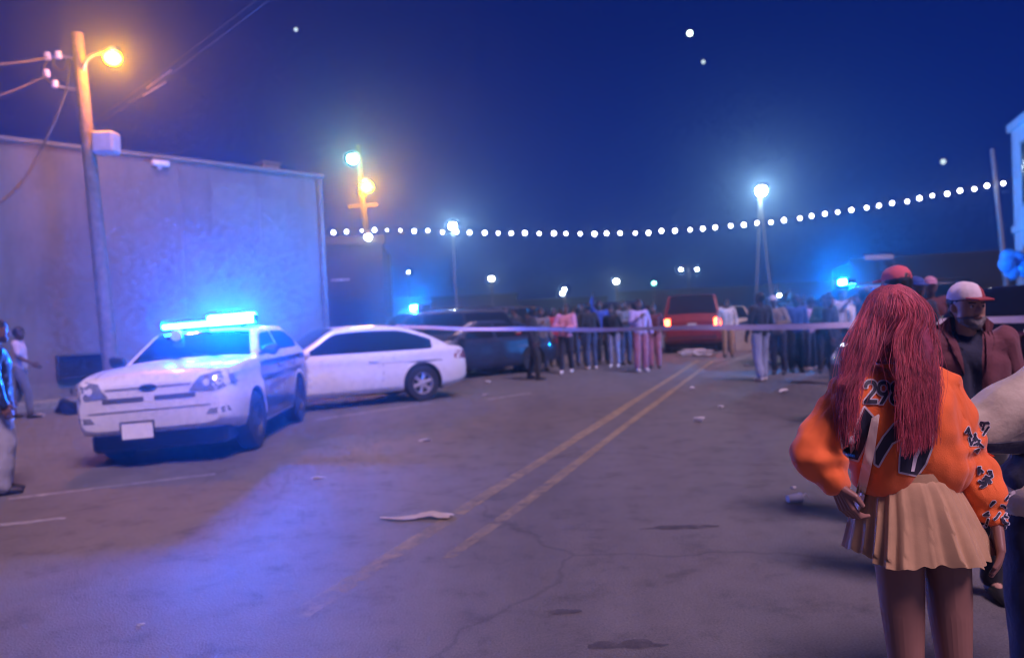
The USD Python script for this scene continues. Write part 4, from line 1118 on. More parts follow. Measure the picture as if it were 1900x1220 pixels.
for x, y, tn, pn, arms, why in ((948, 660, 'grey', 'jeans', UPARM, 'top far behind the dark blue car'), (975, 655, 'maroon', 'black trousers', None, 'standing in the back row left of the grey topped one'),
        (1000, 652, 'blue', 'black trousers', PHONE, 'in the back row behind the navy topped person'), (1043, 658, 'black', 'jeans', FOLD, 'in the back row just behind the pink top'),
        (1068, 654, 'grey', 'black trousers', RAISE, 'in the back row with one hand raised right of the pink top'), (1108, 650, 'maroon', 'jeans', None, 'in the back row under the small white street lamp'),
        (1132, 648, 'navy', 'black trousers', PHONE, 'in the back row left of the white work lamp'), (1152, 654, 'dark green', 'jeans', FOLD, 'in the back row right of the white work lamp'),
        (1203, 652, 'black', 'black trousers', None, 'peering from behind the rose trousers by the red SUV'), (1428, 672, 'grey', 'jeans', PHONE, 'half hidden behind the black topped person in jeans'),
        (1462, 668, 'black', 'jeans', RAISE, 'in the back row with a hand up near the pale cap'), (1492, 662, 'maroon', 'black trousers', FOLD, 'in the back row under the right light bar'),
        (1520, 664, 'grey', 'black trousers', None, 'in the back row left of the dark green top'), (1548, 712, 'black', 'black trousers', None, 'nearest of the right hand group to us, dark all over'),
        (1605, 702, 'navy', 'jeans', PHONE, 'in front of the white shirt, close to the red hair'), (992, 704, 'black', 'black trousers', None, 'standing forward beside the dark blue car nose')):
    crowd(x, y, f'person in {tn} {why}', _r.uniform(120, 260), _r.uniform(0.93, 1.06), top_m=_tops[tn], pant_m=denim if pn == 'jeans' else black, shoe_m=SHOE_B if _r.random() < 0.6 else SHOE_W, arms=arms, skin=int(_r.integers(0, 2)), hair=['short', 'long', 'bun', 'afro'][int(_r.integers(0, 4))], stride=_r.uniform(0, 0.14), wide=_r.uniform(0.95, 1.2))
p = pd(1700, 560, 8.4)
Person('person in blue knitted hat seen right of the red haired head', (p[0], p[1], 0), 185, 1.0, group=None, top_m=navy, pant_m=black, shoe_m=SHOE_B, cap_m=blue, hair='none')
p = pd(1727, 560, 10.5)
Person('person in pale pink cap far back between the girl and the capped man', (p[0], p[1], 0), 165, 1.03, group=None, top_m=maroon, pant_m=black, shoe_m=SHOE_B, cap_m=pink, hair='none')
p = pd(1667, 560, 4.9)
Person('person in red and pink cap directly behind the head of the red haired girl', (p[0], p[1], 0), 20, 0.985, group=None, top_m=maroon, pant_m=black, shoe_m=SHOE_B, cap_m=C('coral', (0.62, 0.10, 0.13)), cap_dir=1.0, hair='short', fine=True)

# left edge
p = gp(42, 776)
Person('person in pale pink shirt walking by the wall left of the police cruiser', (p[0], p[1], 0), -70, 0.99, fine=False, top_m=C('pale_pink', (0.42, 0.36, 0.42)), pant_m=C('slate', (0.10, 0.11, 0.16)), shoe_m=SHOE_B, stride=0.18, long_sleeves=False,
       arms={'r': ((0.24, 0.06, 1.15), (0.22, 0.26, 1.02)), 'l': ((-0.24, -0.06, 1.14), (-0.24, -0.10, 0.90))}, skin=0)
p = gp(8, 915)
GLINT = usdkit.material(stage, '/World/Looks/cloth_glitter', {
    'tc': ('texture_coordinate', {}), 'v': ('voronoi_texture', {'scale': 13.0}), 'r': ('rgb_ramp', {'ramp': [(0.0, (0.55, 0.62, 0.72)), (0.22, (0.10, 0.12, 0.2)), (0.4, (0.015, 0.016, 0.03))]}),
    'p': ('principled_bsdf', {'roughness': 0.35, 'specular_ior_level': 0.6})}, [('tc.object', 'v.vector'), ('v.distance', 'r.fac'), ('r.color', 'p.base_color')], surface='p.BSDF')
Person('person in dark glittering top and pale grey trousers cut off by the left edge', (p[0], p[1], 0), -60, 0.98, fine=True, top_m=GLINT, pant_m=C('pale_trouser', (0.33, 0.33, 0.36)), shoe_m=SHOE_B, pants_wide=1.5, long_top=0.04, wide=1.1)

# ------------------------------------------------------------------ the girl in the orange sweatshirt
DG = 2.25
foot = pd(1738, 1482, DG); foot[2] = 0
G = Thing('person', 'girl seen from behind with long red hair, orange sweatshirt and tan pleated skirt', 'person', tuple(foot), -14)
gl = lambda px, py, d=DG: G.local(pd(px, py, d))
ORANGE = M('cloth_orange', (0.88, 0.15, 0.018), 0.8, var=0.12, scale=9, bump=0.25, bscale=420, sheen=0.2)
NAVY_PRINT = M('print_navy', (0.014, 0.014, 0.03), 0.6)
PALE_PRINT = M('print_pale', (0.62, 0.56, 0.56), 0.6)
SKIRT = M('cloth_skirt', (0.44, 0.265, 0.125), 0.75, var=0.12, scale=14, bump=0.12, bscale=500, sheen=0.2)
HRED = M('hair_red', (0.50, 0.07, 0.095), 0.62, var=0.35, scale=30)
HPLUM = M('hair_plum', (0.24, 0.04, 0.075), 0.62, var=0.4, scale=30)
GSKIN = M('skin_girl', (0.25, 0.125, 0.09), 0.42, var=0.07)
J = {'head': gl(1655, 607), 'neck': gl(1666, 676), 'chest': gl(1664, 760), 'waist': gl(1680, 868), 'pelvis': gl(1692, 935),
     'shol': gl(1588, 716), 'shor': gl(1736, 712), 'elbl': gl(1512, 838, 2.20), 'wril': gl(1553, 898, 2.17), 'elbr': gl(1803, 858, 2.26), 'wrir': gl(1850, 972, 2.20),
     'hipl': gl(1664, 985), 'hipr': gl(1750, 985), 'kneel': gl(1682, 1238, 2.24), 'kneer': gl(1771, 1235, 2.26), 'ankl': gl(1700, 1430, 2.29), 'ankr': gl(1772, 1428, 2.31)}
for k in ('ankl', 'ankr'):
    J[k][2] = 0.08
fr = head_frame(J['head'], 0.05, -0.12)
bones = [(J['neck'], 0.046, J['head'] - np.array([0, 0, 0.03]), 0.046), (J['chest'], 0.075, J['neck'], 0.043), (J['pelvis'], 0.08, J['chest'], 0.07)]
for n in 'lr':
    bones += [(J['chest'], 0.06, J['sho' + n] - np.array([0, 0, 0.02]), 0.04), (J['sho' + n] - np.array([0, 0, 0.02]), 0.038, J['elb' + n], 0.032), (J['elb' + n], 0.032, J['wri' + n], 0.021),
              (J['pelvis'], 0.08, J['hip' + n], 0.07), (J['hip' + n], 0.072, J['knee' + n] + (J['hip' + n] - J['knee' + n]) * 0.45, 0.061), (J['knee' + n] + (J['hip' + n] - J['knee' + n]) * 0.45, 0.061, J['knee' + n], 0.047),
              (J['knee' + n], 0.049, J['knee' + n] * 0.7 + J['ank' + n] * 0.3 - np.array([0, 0.015, 0]), 0.052), (J['knee' + n] * 0.7 + J['ank' + n] * 0.3 - np.array([0, 0.015, 0]), 0.052, J['ank' + n], 0.032),
              (J['ank' + n], 0.032, J['ank' + n] + np.array([0, 0.11, -0.045]), 0.024)]
fR = gl(1858, 1040, 2.16) - J['wrir']
bones += hand_bones(J['wrir'], fR, (-1, 0.25, 0.1), np.cross(fR, (-1, 0.25, 0.1)) * -1 if np.cross(fR, (-1, 0.25, 0.1))[1] < 0 else np.cross(fR, (-1, 0.25, 0.1)), 0.92, 0.35)
fL = gl(1578, 958, 2.15) - J['wril']
bones += hand_bones(J['wril'], fL, (0.75, 0.6, 0.1), (0.45, -0.85, 0.2), 0.82, 0.85)
body = soften(hull_chain(bones, 28) + head_solid(fr, 0.95, 14), 0.014, 28)
part('body', body, GSKIN, G, 60)

# sweatshirt
b = []
for sd in (1, -1):
    rt = gl(1665 + sd * 100, 760) - gl(1665, 760); rt /= np.linalg.norm(rt)
    X_ = rt * sd if False else rt
    b += [(J['chest'] + X_ * 0.062 + [0, 0, 0.02], 0.108, J['waist'] + X_ * 0.058 + [0, 0, 0.035], 0.112), (J['waist'] + X_ * 0.058 + [0, 0, 0.035], 0.112, J['waist'] + X_ * 0.064 - [0, 0, 0.0], 0.098)]
    b += [(J['chest'] + X_ * 0.05, 0.10, J['neck'] - [0, 0, 0.045], 0.062)]
b += [(gl(1752, 862), 0.08, gl(1745, 800), 0.085)]
for n in 'lr':
    b += [(J['chest'] + [0, 0, 0.045], 0.10, J['sho' + n] - [0, 0, 0.012], 0.068), (J['sho' + n] - [0, 0, 0.012], 0.070, J['elb' + n], 0.064), (J['elb' + n], 0.066, J['elb' + n] * 0.45 + J['wri' + n] * 0.55, 0.058), (J['elb' + n] * 0.45 + J['wri' + n] * 0.55, 0.058, J['elb' + n] * 0.1 + J['wri' + n] * 0.9, 0.036)]
sw = soften(hull_chain(b, 18), 0.012, 14)
v = sw.vertices
fold = meshkit.fbm(v * np.array([11, 11, 6]) + 3.1, 3, 5) - 0.5
fold2 = np.sin((v[:, 2] * 62 + meshkit.noise(v * 9, 3) * 9)) * np.clip((np.abs(v @ np.array([1, 0, 0]) - J['waist'][0]) - 0.11) / 0.05, 0, 1)
sw.vertices = v + sw.vertex_normals * (fold * 0.046 + fold2 * 0.006)[:, None]
shirt = part('sweatshirt', sw, ORANGE, G, 60)
col = lathe([(0.054, -0.012), (0.064, -0.012), (0.068, 0.012), (0.058, 0.016), (0.054, -0.012)], 24); col.apply_translation(J['neck'] - np.array([0, 0, 0.005]))
part('collar', col, ORANGE, shirt)
PR = pixel_rays(G)
def zp(pts, sx=4.692, ox=1540, oy=640):
    return Polygon([(ox + a / sx, oy + c / sx) for a, c in pts]).buffer(0)
emb1 = zp([(300, 545), (385, 640), (330, 780), (290, 900), (240, 1000), (170, 980), (115, 890), (98, 760), (130, 700), (170, 850), (215, 800), (235, 700)])
emb2 = zp([(395, 1030), (400, 920), (470, 800), (560, 690), (660, 620), (740, 690), (850, 660), (885, 760), (880, 900), (830, 1030), (760, 1130), (610, 1100), (615, 980), (640, 800), (540, 850), (470, 960), (420, 1050)])
slash1 = zp([(165, 800), (205, 780), (215, 900), (180, 950), (170, 880)])
slash2 = zp([(790, 760), (770, 900), (730, 960), (705, 1100), (735, 1100), (760, 985), (800, 900), (815, 780)])
for e, sl in ((emb1, slash1), (emb2, slash2)):
    o = part('emblem', decal(e.buffer(3.6), PR, sw, 0.004, 6, 0.003), PALE_PRINT, shirt, 40, 'pale outline of the big emblem on the back')
    part('emblem', decal(e, PR, sw, 0.0065, 6, 0.003), NAVY_PRINT, shirt, 40, 'big dark blue emblem on the back')
    part('emblem', decal(sl, PR, sw, 0.009, 6, 0.003), PALE_PRINT, shirt, 40, 'pale slash across the emblem')
def text_poly(txt, hgt):
    m = meshkit.text_mesh(txt, hgt, 0.01, bold=True)
    up_ = m.face_normals[:, 2] > 0.9
    tri = m.triangles[up_][:, :, :2]
    return unary_union([Polygon(t).buffer(1e-4) for t in tri])
for k, ch in enumerate('298'):
    tp = text_poly(ch, 46)
    x0, y0, x1, y1 = tp.bounds
    tp = affinity.scale(tp, 25 / (x1 - x0), -44 / (y1 - y0), origin=(0, 0))
    x0, y0, x1, y1 = tp.bounds
    tp = affinity.translate(tp, 1603 + 24 * k - x0, 704 + (1.5 * k) - y0)
    part('number_digit', decal(tp.buffer(2.2), PR, sw, 0.004, 5, 0.003), PALE_PRINT, shirt, 40, f'pale outline of the digit {ch}')
    part('number_digit', decal(tp.buffer(-0.3), PR, sw, 0.0065, 5, 0.003), NAVY_PRINT, shirt, 40, f'dark blue digit {ch}')
r_ = np.random.default_rng(4)
for cx, cy, w_, h_, n in ((1810, 805, 17, 34, 12), (1829, 885, 15, 32, 11), (1850, 945, 20, 20, 9)):
    st_ = []
    for k in range(n):
        a = np.array([cx + r_.uniform(-w_, w_), cy + r_.uniform(-h_, h_)])
        d = r_.uniform(-1, 1, 2) * (8, 14)
        st_.append(LineString([a, a + d, a + d + r_.uniform(-1, 1, 2) * (9, 9)]).buffer(2.0))
    sp_ = unary_union(st_)
    m = decal(sp_.buffer(1.4), PR, sw, 0.004, 5, 0.003)
    if m is not None:
        part('sleeve_print', m, PALE_PRINT, shirt, 40)
    m = decal(sp_, PR, sw, 0.0065, 6, 0.003)
    if m is not None:
        part('sleeve_print', m, NAVY_PRINT, shirt, 40)

# skirt
wc, hc = gl(1684, 880), gl(1702, 1022)
NT, NZ = 220, 26
th = np.linspace(0, 2 * math.pi, NT, endpoint=False)
rows = []
for k in range(NZ):
    t = k / (NZ - 1)
    c = wc * (1 - t) + hc * t
    e = t ** 0.75
    rx, ry = 0.106 + (0.190 - 0.106) * e, 0.092 + (0.165 - 0.092) * e
    ph = th * 21 + np.sin(th * 3 + 1) * 1.6 + np.sin(th * 7 + 2) * 0.7 + 0.5 * np.sin(t * 5 + th * 2)
    saw = np.abs(((ph / (2 * math.pi)) % 1.0) - 0.35)
    pleat = (saw - 0.3) * (0.006 + 0.034 * e) * (0.75 + 0.45 * np.sin(th * 5 + 0.4)) + 0.012 * e * np.sin(th * 6 + 1.7)
    z = c[2] + np.sin(th * 4 + 0.6) * 0.008 * t + 0.004 * np.sin(th * 25) * t
    rows.append(np.column_stack([c[0] + (rx + pleat) * np.cos(th), c[1] + (ry + pleat) * np.sin(th), z]))
v = np.vstack(rows)
f = []
for k in range(NZ - 1):
    for j in range(NT):
        a, b2 = k * NT + j, k * NT + (j + 1) % NT
        f += [[a, a + NT, b2 + NT], [a, b2 + NT, b2]]
skt = trimesh.Trimesh(v, np.array(f), process=False)
if skt.face_normals[NT // 4 * 3][1] > 0 and v[skt.faces[NT // 4 * 3][0]][1] < wc[1]:
    skt.invert()
sk = part('skirt', skt, SKIRT, G, 70)
band = lathe([(0.985, -0.02), (1.02, -0.02), (1.02, 0.02), (0.985, 0.02), (0.985, -0.02)], 48)
band.apply_scale((0.1065, 0.0925, 1)); band.apply_translation(wc + np.array([0, 0, 0.0]))
part('waistband', band, SKIRT, sk)
# tan strap hanging over the back
both = trimesh.util.concatenate([sw, skt])
strap = Polygon([(1619, 776), (1630, 770), (1622, 830), (1612, 880), (1600, 930), (1585, 962), (1574, 955), (1590, 915), (1600, 865), (1612, 810)])
part('strap', decal(strap.buffer(2.0), PR, both, 0.016, 6, 0.006), M('cloth_strap', (0.78, 0.62, 0.46), 0.7), G, 40)
for n in 'lr':
    a = J['ank' + n]
    sh = tm(hull_of([(a + [0, -0.03, -0.03], 0.036), ((a[0], a[1] - 0.03, 0.03), 0.03), ((a[0], a[1] + 0.13, 0.028), 0.028), ((a[0], a[1] + 0.06, 0.045), 0.038)], 12))
    sh.vertices[:, 2] = np.maximum(sh.vertices[:, 2], 0.001)
    part('shoe', sh, SHOE_W, G, 50)

# hair: a dense under layer and loose strands
c0, r0, f0, u0 = fr
q = lambda x, y, z: c0 + r0 * x + f0 * y + u0 * z
hcap = hull_of([(q(0, -0.022, 0.045), 0.081), (q(0, 0.012, 0.05), 0.076), (q(0, -0.035, 0.0), 0.074), (q(0.03, -0.04, -0.06), 0.05), (q(-0.035, -0.04, -0.06), 0.05)], 18)
hcap = hcap + hull_of([(q(0.025, -0.045, -0.03), 0.062), (q(-0.03, -0.045, -0.03), 0.062), (gl(1632, 630, 2.175), 0.026), (gl(1712, 650, 2.165), 0.03)], 14)
hcap = hcap + hull_of([(gl(1704, 655, 2.165), 0.033), (gl(1708, 722, 2.13), 0.022), (gl(1690, 690, 2.14), 0.02)], 12)
hm = soften(hcap, 0.010, 10)
hm.vertices += hm.vertex_normals * ((meshkit.noise(hm.vertices * np.array([90, 90, 9]))[:, None] - 0.5) * 0.012)
hair = part('hair', hm, HPLUM, G, 60)
def soft_path(pts, n):
    from scipy.interpolate import PchipInterpolator
    p = np.asarray(pts, float)
    s_ = np.concatenate([[0], np.cumsum(np.linalg.norm(np.diff(p, axis=0), axis=1) + 1e-6)])
    out = PchipInterpolator(s_, p)(np.linspace(0, s_[-1], n))
    for _ in range(2):
        out[1:-1] = 0.25 * out[:-2] + 0.5 * out[1:-1] + 0.25 * out[2:]
    return out
def strands(n, seed, loose=1.0):
    r = np.random.default_rng(seed)
    pts, wid = [], []
    NP = 20
    NC = 70
    clumps, cw = r.uniform(-1, 1, NC), r.normal(size=(NC, 3))
    for i in range(n):
        k = r.integers(NC)
        u = float(np.clip(clumps[k] + r.normal() * 0.06, -1, 1))
        az, el = u * 1.7, r.uniform(0.05, 1.25)
        d = np.array([math.sin(az) * math.cos(el), -math.cos(az) * math.cos(el), math.sin(el)])
        root = q(d[0] * 0.084, -0.02 + d[1] * 0.088, 0.042 + d[2] * 0.084)
        side = q(math.sin(az) * 0.094, -0.03 - math.cos(az) * 0.085, 0.0)
        if u < -0.45:                                   # thin lock over the left shoulder
            t = (u + 1) / 0.55
            if r.random() < 0.55:
                continue
            ex, ey = 1557 + 30 * t + r.normal() * 4, r.uniform(690, 830)
            if r.random() < 0.4:
                ey = r.uniform(665, 720)
        elif u < 0.05:                                  # swept aside above the collar
            t = (u + 0.45) / 0.5
            ex, ey = 1592 + 78 * t + r.normal() * 4, r.uniform(640, 668)
        else:                                           # heavy fall down the right of the back
            t = (u - 0.05) / 0.95
            ex, ey = 1676 + 60 * t + r.normal() * 5, r.uniform(700, 850) - 22 * t
        dep = 2.10 + 0.06 * abs(u) ** 3 - 0.012 * r.random()
        long_ = ey > 705
        my = 628 + 10 * r.random() if long_ else ey - 42
        mx = 1655 + u * (60 + 10 * r.random()) + 4 - (6 if u < 0 else -4) * (my - 610) / 25
        if u < -0.45:
            mx = 1582 + 34 * t + 4 * r.normal()
        elif u > 0.05:
            mx = 1664 + 62 * t + 4 * r.normal()
        mid = gl(mx, my, 2.135 + 0.07 * abs(u) ** 2 + (-0.022 if u < -0.45 else 0.022 if u < 0.05 else -0.004))
        sy = min(692, ey - 6)
        w_ = np.clip((sy - 640) / 52, 0.15, 1)
        sho = gl(mx * 0.35 + ex * 0.65, sy, dep + 0.012)
        end = gl(ex, ey, dep - 0.012 * r.random())
        ctrl = [root, root * 0.3 + side * 0.7 + (root - c0) * 0.06, mid] + ([sho] if long_ else []) + [end]
        if -0.45 <= u < 0.05:
            end = ctrl[-1] = gl(ex, ey, 2.165 + 0.02 * r.random())
        if u < -0.45 and not long_:
            end = ctrl[-1] = gl(1655 + u * 86, ey, dep + 0.02)
        p = soft_path(ctrl, NP)
        tt = np.linspace(0, 1, NP)[:, None]
        w = np.sin(tt * (9 + 3 * cw[k, 0]) + cw[k, 1] * 3) * 0.010 * tt
        p = p + w * np.array([1, 0.4, 0]) * (1 if cw[k, 2] > 0 else -1) + r.normal(size=3) * 0.005 * tt * loose
        if r.random() < 0.05 * loose:
            p = p + np.array([r.normal() * 0.016, -abs(r.normal()) * 0.012, r.normal() * 0.008]) * np.sin(tt * 3.0)
        pts.append(p)
        wid.append(np.linspace(0.0013, 0.0005, NP) * r.uniform(0.7, 1.3))
    return np.array(pts), np.array(wid)
def curves(name, parent, pts, wid, mat):
    p = path_of(parent)
    bc = UsdGeom.BasisCurves.Define(stage, f'{p}/{numbered(p, name)}')
    bc.CreateTypeAttr('linear')
    bc.CreatePointsAttr(Vt.Vec3fArray.FromNumpy(pts.reshape(-1, 3).astype(np.float32)))
    bc.CreateCurveVertexCountsAttr(Vt.IntArray.FromNumpy(np.full(len(pts), pts.shape[1], np.int32)))
    bc.CreateWidthsAttr(Vt.FloatArray.FromNumpy(wid.ravel().astype(np.float32)))
    bc.SetWidthsInterpolation('vertex')
    UsdShade.MaterialBindingAPI.Apply(bc.GetPrim()).Bind(mat)
    return bc
for nm, n, sd, mt in (('strands', 6500, 11, HRED), ('strands', 4500, 12, HPLUM), ('strands', 1200, 13, M('hair_coral', (0.62, 0.13, 0.14), 0.55, var=0.3, scale=30))):
    curves(nm, hair, *strands(n, sd), mt)

# ------------------------------------------------------------------ man in the cap, and the person cut by the right edge
p = pd(1781, 560, 3.75)
mj = C('maroon_jacket', (0.15, 0.042, 0.052))
mn = Person('bearded man in white and red cap and maroon jacket looking right', (p[0] + 0.02, p[1], 0), 166, 0.9, fine=True, top_m=mj, pant_m=black, shoe_m=SHOE_B, hair='short', cap_m=C('cap_red', (0.30, 0.03, 0.035)),
            yaw=0.34, pitch=0.0, skin=3, wide=1.12, lean=(0, 0.03))
T = mn.t
c1, r1, f1, u1 = mn.fr
q1 = lambda x, y, z: c1 + (r1 * x + f1 * y + u1 * z) * 0.9
h = hull_of([(q1(0, -0.02, 0.062), 0.0775), (q1(0, 0.015, 0.062), 0.0725)], 16).trim_by_plane(tuple(u1), float(u1 @ q1(0, 0, 0.047)))
h = h.trim_by_plane(tuple(r1), float(r1 @ q1(-0.022, 0, 0)))
part('cap_panel', tm(h), C('cap_white', (0.70, 0.62, 0.62)), T, 50, 'white side of the red cap')
beard = hull_of([(q1(0.034, 0.04, -0.055), 0.036), (q1(-0.034, 0.04, -0.055), 0.036), (q1(0, 0.064, -0.092), 0.028), (q1(0.04, 0.005, -0.045), 0.028), (q1(-0.04, 0.005, -0.045), 0.028)], 12).trim_by_plane(tuple(-u1), float(-u1 @ q1(0, 0, -0.048)))
bm = tm(beard.refine_to_length(0.01)); bm.vertices += bm.vertex_normals * (meshkit.noise(bm.vertices * 160)[:, None] - 0.5) * 0.006
part('beard', bm, M('beard_grey', (0.15, 0.135, 0.125), 0.8, var=0.4, scale=60), T, 60)
for e in (1, -1):
    part('eye', tm(hull_of([(q1(e * 0.033, 0.079, 0.008), 0.0085), (q1(e * 0.028, 0.08, 0.008), 0.007)], 10)), M('eye_white', (0.6, 0.58, 0.55), 0.2), T, 60)
    part('pupil', sphere(0.0055, q1(e * 0.0305, 0.0855, 0.008), 1), BLACK, T, True)
    part('eyebrow', tm(hull_of([(q1(e * 0.016, 0.087, 0.026), 0.005), (q1(e * 0.046, 0.079, 0.028), 0.004)], 8)), HAIR_BLACK, T, 60)
part('mouth', tm(hull_of([(q1(0.02, 0.084, -0.052), 0.0045), (q1(-0.02, 0.084, -0.052), 0.0045), (q1(0, 0.092, -0.052), 0.005)], 8)), M('lip_brown', (0.16, 0.06, 0.05), 0.4), T, 60)
front = axis_rays((0, 2, 0), (1, 0, 0), (0, 0, 1), (0, -1, 0))
part('undershirt', decal(Polygon([(-0.075, 1.40), (0.075, 1.40), (0.055, 1.2), (0.06, 0.9), (-0.03, 0.9), (-0.035, 1.2)]), front, mn.top_mesh, 0.005, 0.03, 0.003), navy, mn.top_part, 50)
for e in (1, -1):
    part('lapel', decal(Polygon([(e * 0.075, 1.40), (e * 0.12, 1.36), (e * 0.085, 1.22), (e * 0.045, 1.12)]), front, mn.top_mesh, 0.012, 0.03, 0.006), mj, mn.top_part, 50)

p = pd(1960, 560, 2.5)
pr = Person('person in cream jacket and dark navy trousers cut off by the right edge', (p[0], p[1], 0), -8, 0.955, fine=True, top_m=cream, pant_m=navy, shoe_m=SHOE_B, hair='short', pants_wide=1.2, wide=1.6, long_top=0.06, lean=(0.62, 0.02),
            arms={'l': ((-0.27, -0.04, 1.12), (0.12, 0.10, 1.02)), 'r': ((0.25, -0.03, 1.14), (0.27, 0.05, 0.90))})
part('jacket_band', decal(sbox(-0.30, 0.975, 0.30, 1.025), axis_rays((0, -2, 0), (1, 0, 0), (0, 0, 1), (0, 1, 0)), pr.top_mesh, 0.006, 0.03, 0.004), C('band_dark', (0.04, 0.045, 0.07)), pr.top_part, 50)
part('pocket_phone', bx(0.015, 0.07, 0.14, (-0.17, 0.0, 0.78), 0.005), PLATE, pr.t)

# ------------------------------------------------------------------ the tape, the box, litter and other small things
a, b = pd(738, 606, 16.6), pd(2010, 588, 7.4)
n = 90
t = np.linspace(0, 1, n)
cl = sag(a, b, 0.085, n)
cl[:, 2] += 0.008 * np.sin(t * 23)
tw = np.sin(t * 9) * 0.5 + np.sin(t * 31) * 0.25
d = (b - a)[:2] / np.linalg.norm((b - a)[:2])
nn = np.array([-d[1], d[0], 0])
wv = (np.cos(tw)[:, None] * np.array([0, 0, 1.0]) + np.sin(tw)[:, None] * nn) * 0.036
v = np.vstack([cl + wv, cl - wv])
f = []
for i in range(n - 1):
    f += [[i, n + i, n + i + 1], [i, n + i + 1, i + 1]]
tp = Thing('barrier_tape', 'pale plastic barrier tape stretched across the whole street before the crowd', 'tape', (0, 0, 0))
part('tape', trimesh.Trimesh(v, np.array(f), process=False), M('tape_pale', (0.74, 0.66, 0.70), 0.35, var=0.1, scale=2), tp, True)
for e, o in ((a, 0.0), (b, 0.0)):
    kn = sphere(0.05, e, 2, (1, 1, 1)); kn.vertices = e + (kn.vertices - e) * (0.7 + 0.6 * meshkit.noise(kn.vertices * 30)[:, None])
    part('knot', kn, 'x' and M('tape_pale', (0, 0, 0)), tp, 60)
st = Thing('barrier_post', 'slim steel post outside the right edge holding the tape', 'post', (b[0], b[1] + 0.06, 0))
part('post', tube([(0, 0, 0), (0, 0, 1.5)], 0.03, 8), METAL_GREY, st)
part('foot', lathe([(0, 0), (0.2, 0), (0.2, 0.03), (0.05, 0.06), (0, 0.06)], 14), RUBBER, st)

g = gp(1381, 651)
CARD = M('cardboard', (0.33, 0.26, 0.18), 0.85, var=0.12, scale=6)
t = Thing('cardboard_box', 'plain brown cardboard box on the road right of the red SUV', 'box', (g[0], g[1] + 0.34, 0), 8)
part('carton', bx(0.68, 0.6, 0.68, (0, 0, 0.345), 0.01), CARD, t)
part('flap', bx(0.66, 0.3, 0.012, (0, 0.15, 0.694)), CARD, t)
part('flap', bx(0.66, 0.3, 0.012, (0, -0.153, 0.696)), CARD, t)
part('packing_tape', bx(0.66, 0.06, 0.004, (0, 0, 0.705)), M('packing_tape', (0.45, 0.38, 0.25), 0.3), t)

PAPER = M('litter_paper', (0.62, 0.62, 0.62), 0.8, var=0.1, scale=12)
PAPER2 = M('litter_pale', (0.48, 0.46, 0.46), 0.8, var=0.15, scale=12)
def crumple(w, l, h, seed, flat=0.5):
    r = np.random.default_rng(seed)
    s = trimesh.creation.icosphere(subdivisions=3)
    n_ = meshkit.fbm(s.vertices * 1.8 + r.random(3) * 40, 3, seed)
    s.vertices *= (0.45 + 1.1 * n_)[:, None]
    for _ in range(9):
        d_ = r.normal(size=3); d_ /= np.linalg.norm(d_)
        o_ = r.uniform(0.15, 0.75)
        k_ = s.vertices @ d_ - o_
        s.vertices -= np.clip(k_, 0, None)[:, None] * d_ * r.uniform(0.7, 1.5)
    s.vertices += (r.random((len(s.vertices), 3)) - 0.5) * 0.06
    s.vertices *= np.array([w / 2, l / 2, h / 2])
    s.vertices[:, 2] -= s.vertices[:, 2].min() - 0.001
    return s
def cup(r=0.04, h=0.11):
    m = lathe([(0.0, 0.0), (r * 0.75, 0.0), (r, h), (r + 0.004, h), (r + 0.004, h - 0.006), (r * 0.95, h - 0.008), (r * 0.7, 0.008), (0, 0.008)], 18)
    m.apply_transform(trimesh.transformations.rotation_matrix(math.pi / 2, [0, 1, 0]))
    m.apply_translation([0, 0, r])
    return m
for i, (x, y, w, l, h, lb) in enumerate((
        (1298, 783, 0.14, 0.12, 0.09, 'white crumpled paper lying right of the yellow lines'),
        (1283, 722, 0.13, 0.12, 0.07, 'small white scrap just right of the yellow lines nearer the SUV'),
        (1338, 757, 0.09, 0.08, 0.05, 'tiny white scrap between the yellow lines and the girl'),
        (1455, 728, 0.24, 0.14, 0.08, 'white torn wrapper in front of the feet of the crowd on the right'),
        (1385, 679, 0.2, 0.14, 0.06, 'pale scrap on the road in front of the brown box'),
        (1160, 688, 0.2, 0.16, 0.08, 'pale scrap at the feet of the lilac topped person'),
        (1120, 668, 0.25, 0.16, 0.08, 'pale wrapper at the feet of the middle of the crowd'),
        (905, 712, 0.2, 0.18, 0.1, 'pale scrap on the road beside the dark blue car'),
        (900, 733, 0.26, 0.16, 0.05, 'flat pale wrapper on the road past the white sedan tail'),
        (785, 818, 0.2, 0.14, 0.035, 'flat grey scrap on the open road before the white sedan'),
        (588, 888, 0.16, 0.10, 0.03, 'dull flat scrap on the road in front of the police cruiser'),
        (75, 772, 0.34, 0.2, 0.06, 'pale flat scrap by the feet of the person in the pink shirt'),
        (1640, 690, 0.14, 0.1, 0.06, 'white scrap hidden near the red hair on the left side'),
        (262, 1160, 0.05, 0.04, 0.012, 'small dark scrap near the bottom left of the road'))):
    g = gp(x, y)
    top('litter', crumple(w, l, h, 30 + i).apply_translation((g[0], g[1], 0.0)), PAPER if i < 4 or i == 7 else PAPER2, lb, 'litter', smooth=12)
g = gp(1462, 934)
t = Thing('paper_cup', 'white paper cup lying on its side left of the girl in orange', 'cup', (g[0], g[1], 0), 12)
part('cup', cup(0.036, 0.11), PAPER, t, 40)
st_ = tube([(0.11, 0.0, 0.04), (0.17, 0.03, 0.055), (0.2, 0.03, 0.012)], 0.004, 6)
part('straw', st_, PAPER2, t)
top('litter', crumple(0.07, 0.05, 0.04, 77).apply_translation((*gp(1470, 906)[:2], 0.0)), PAPER2, 'small dark scrap just behind the white paper cup', 'litter')
g = gp(770, 962)
t = Thing('flattened_wrapper', 'long flattened cream wrapper lying across the left yellow line', 'litter', (g[0], g[1], 0.009), -2)
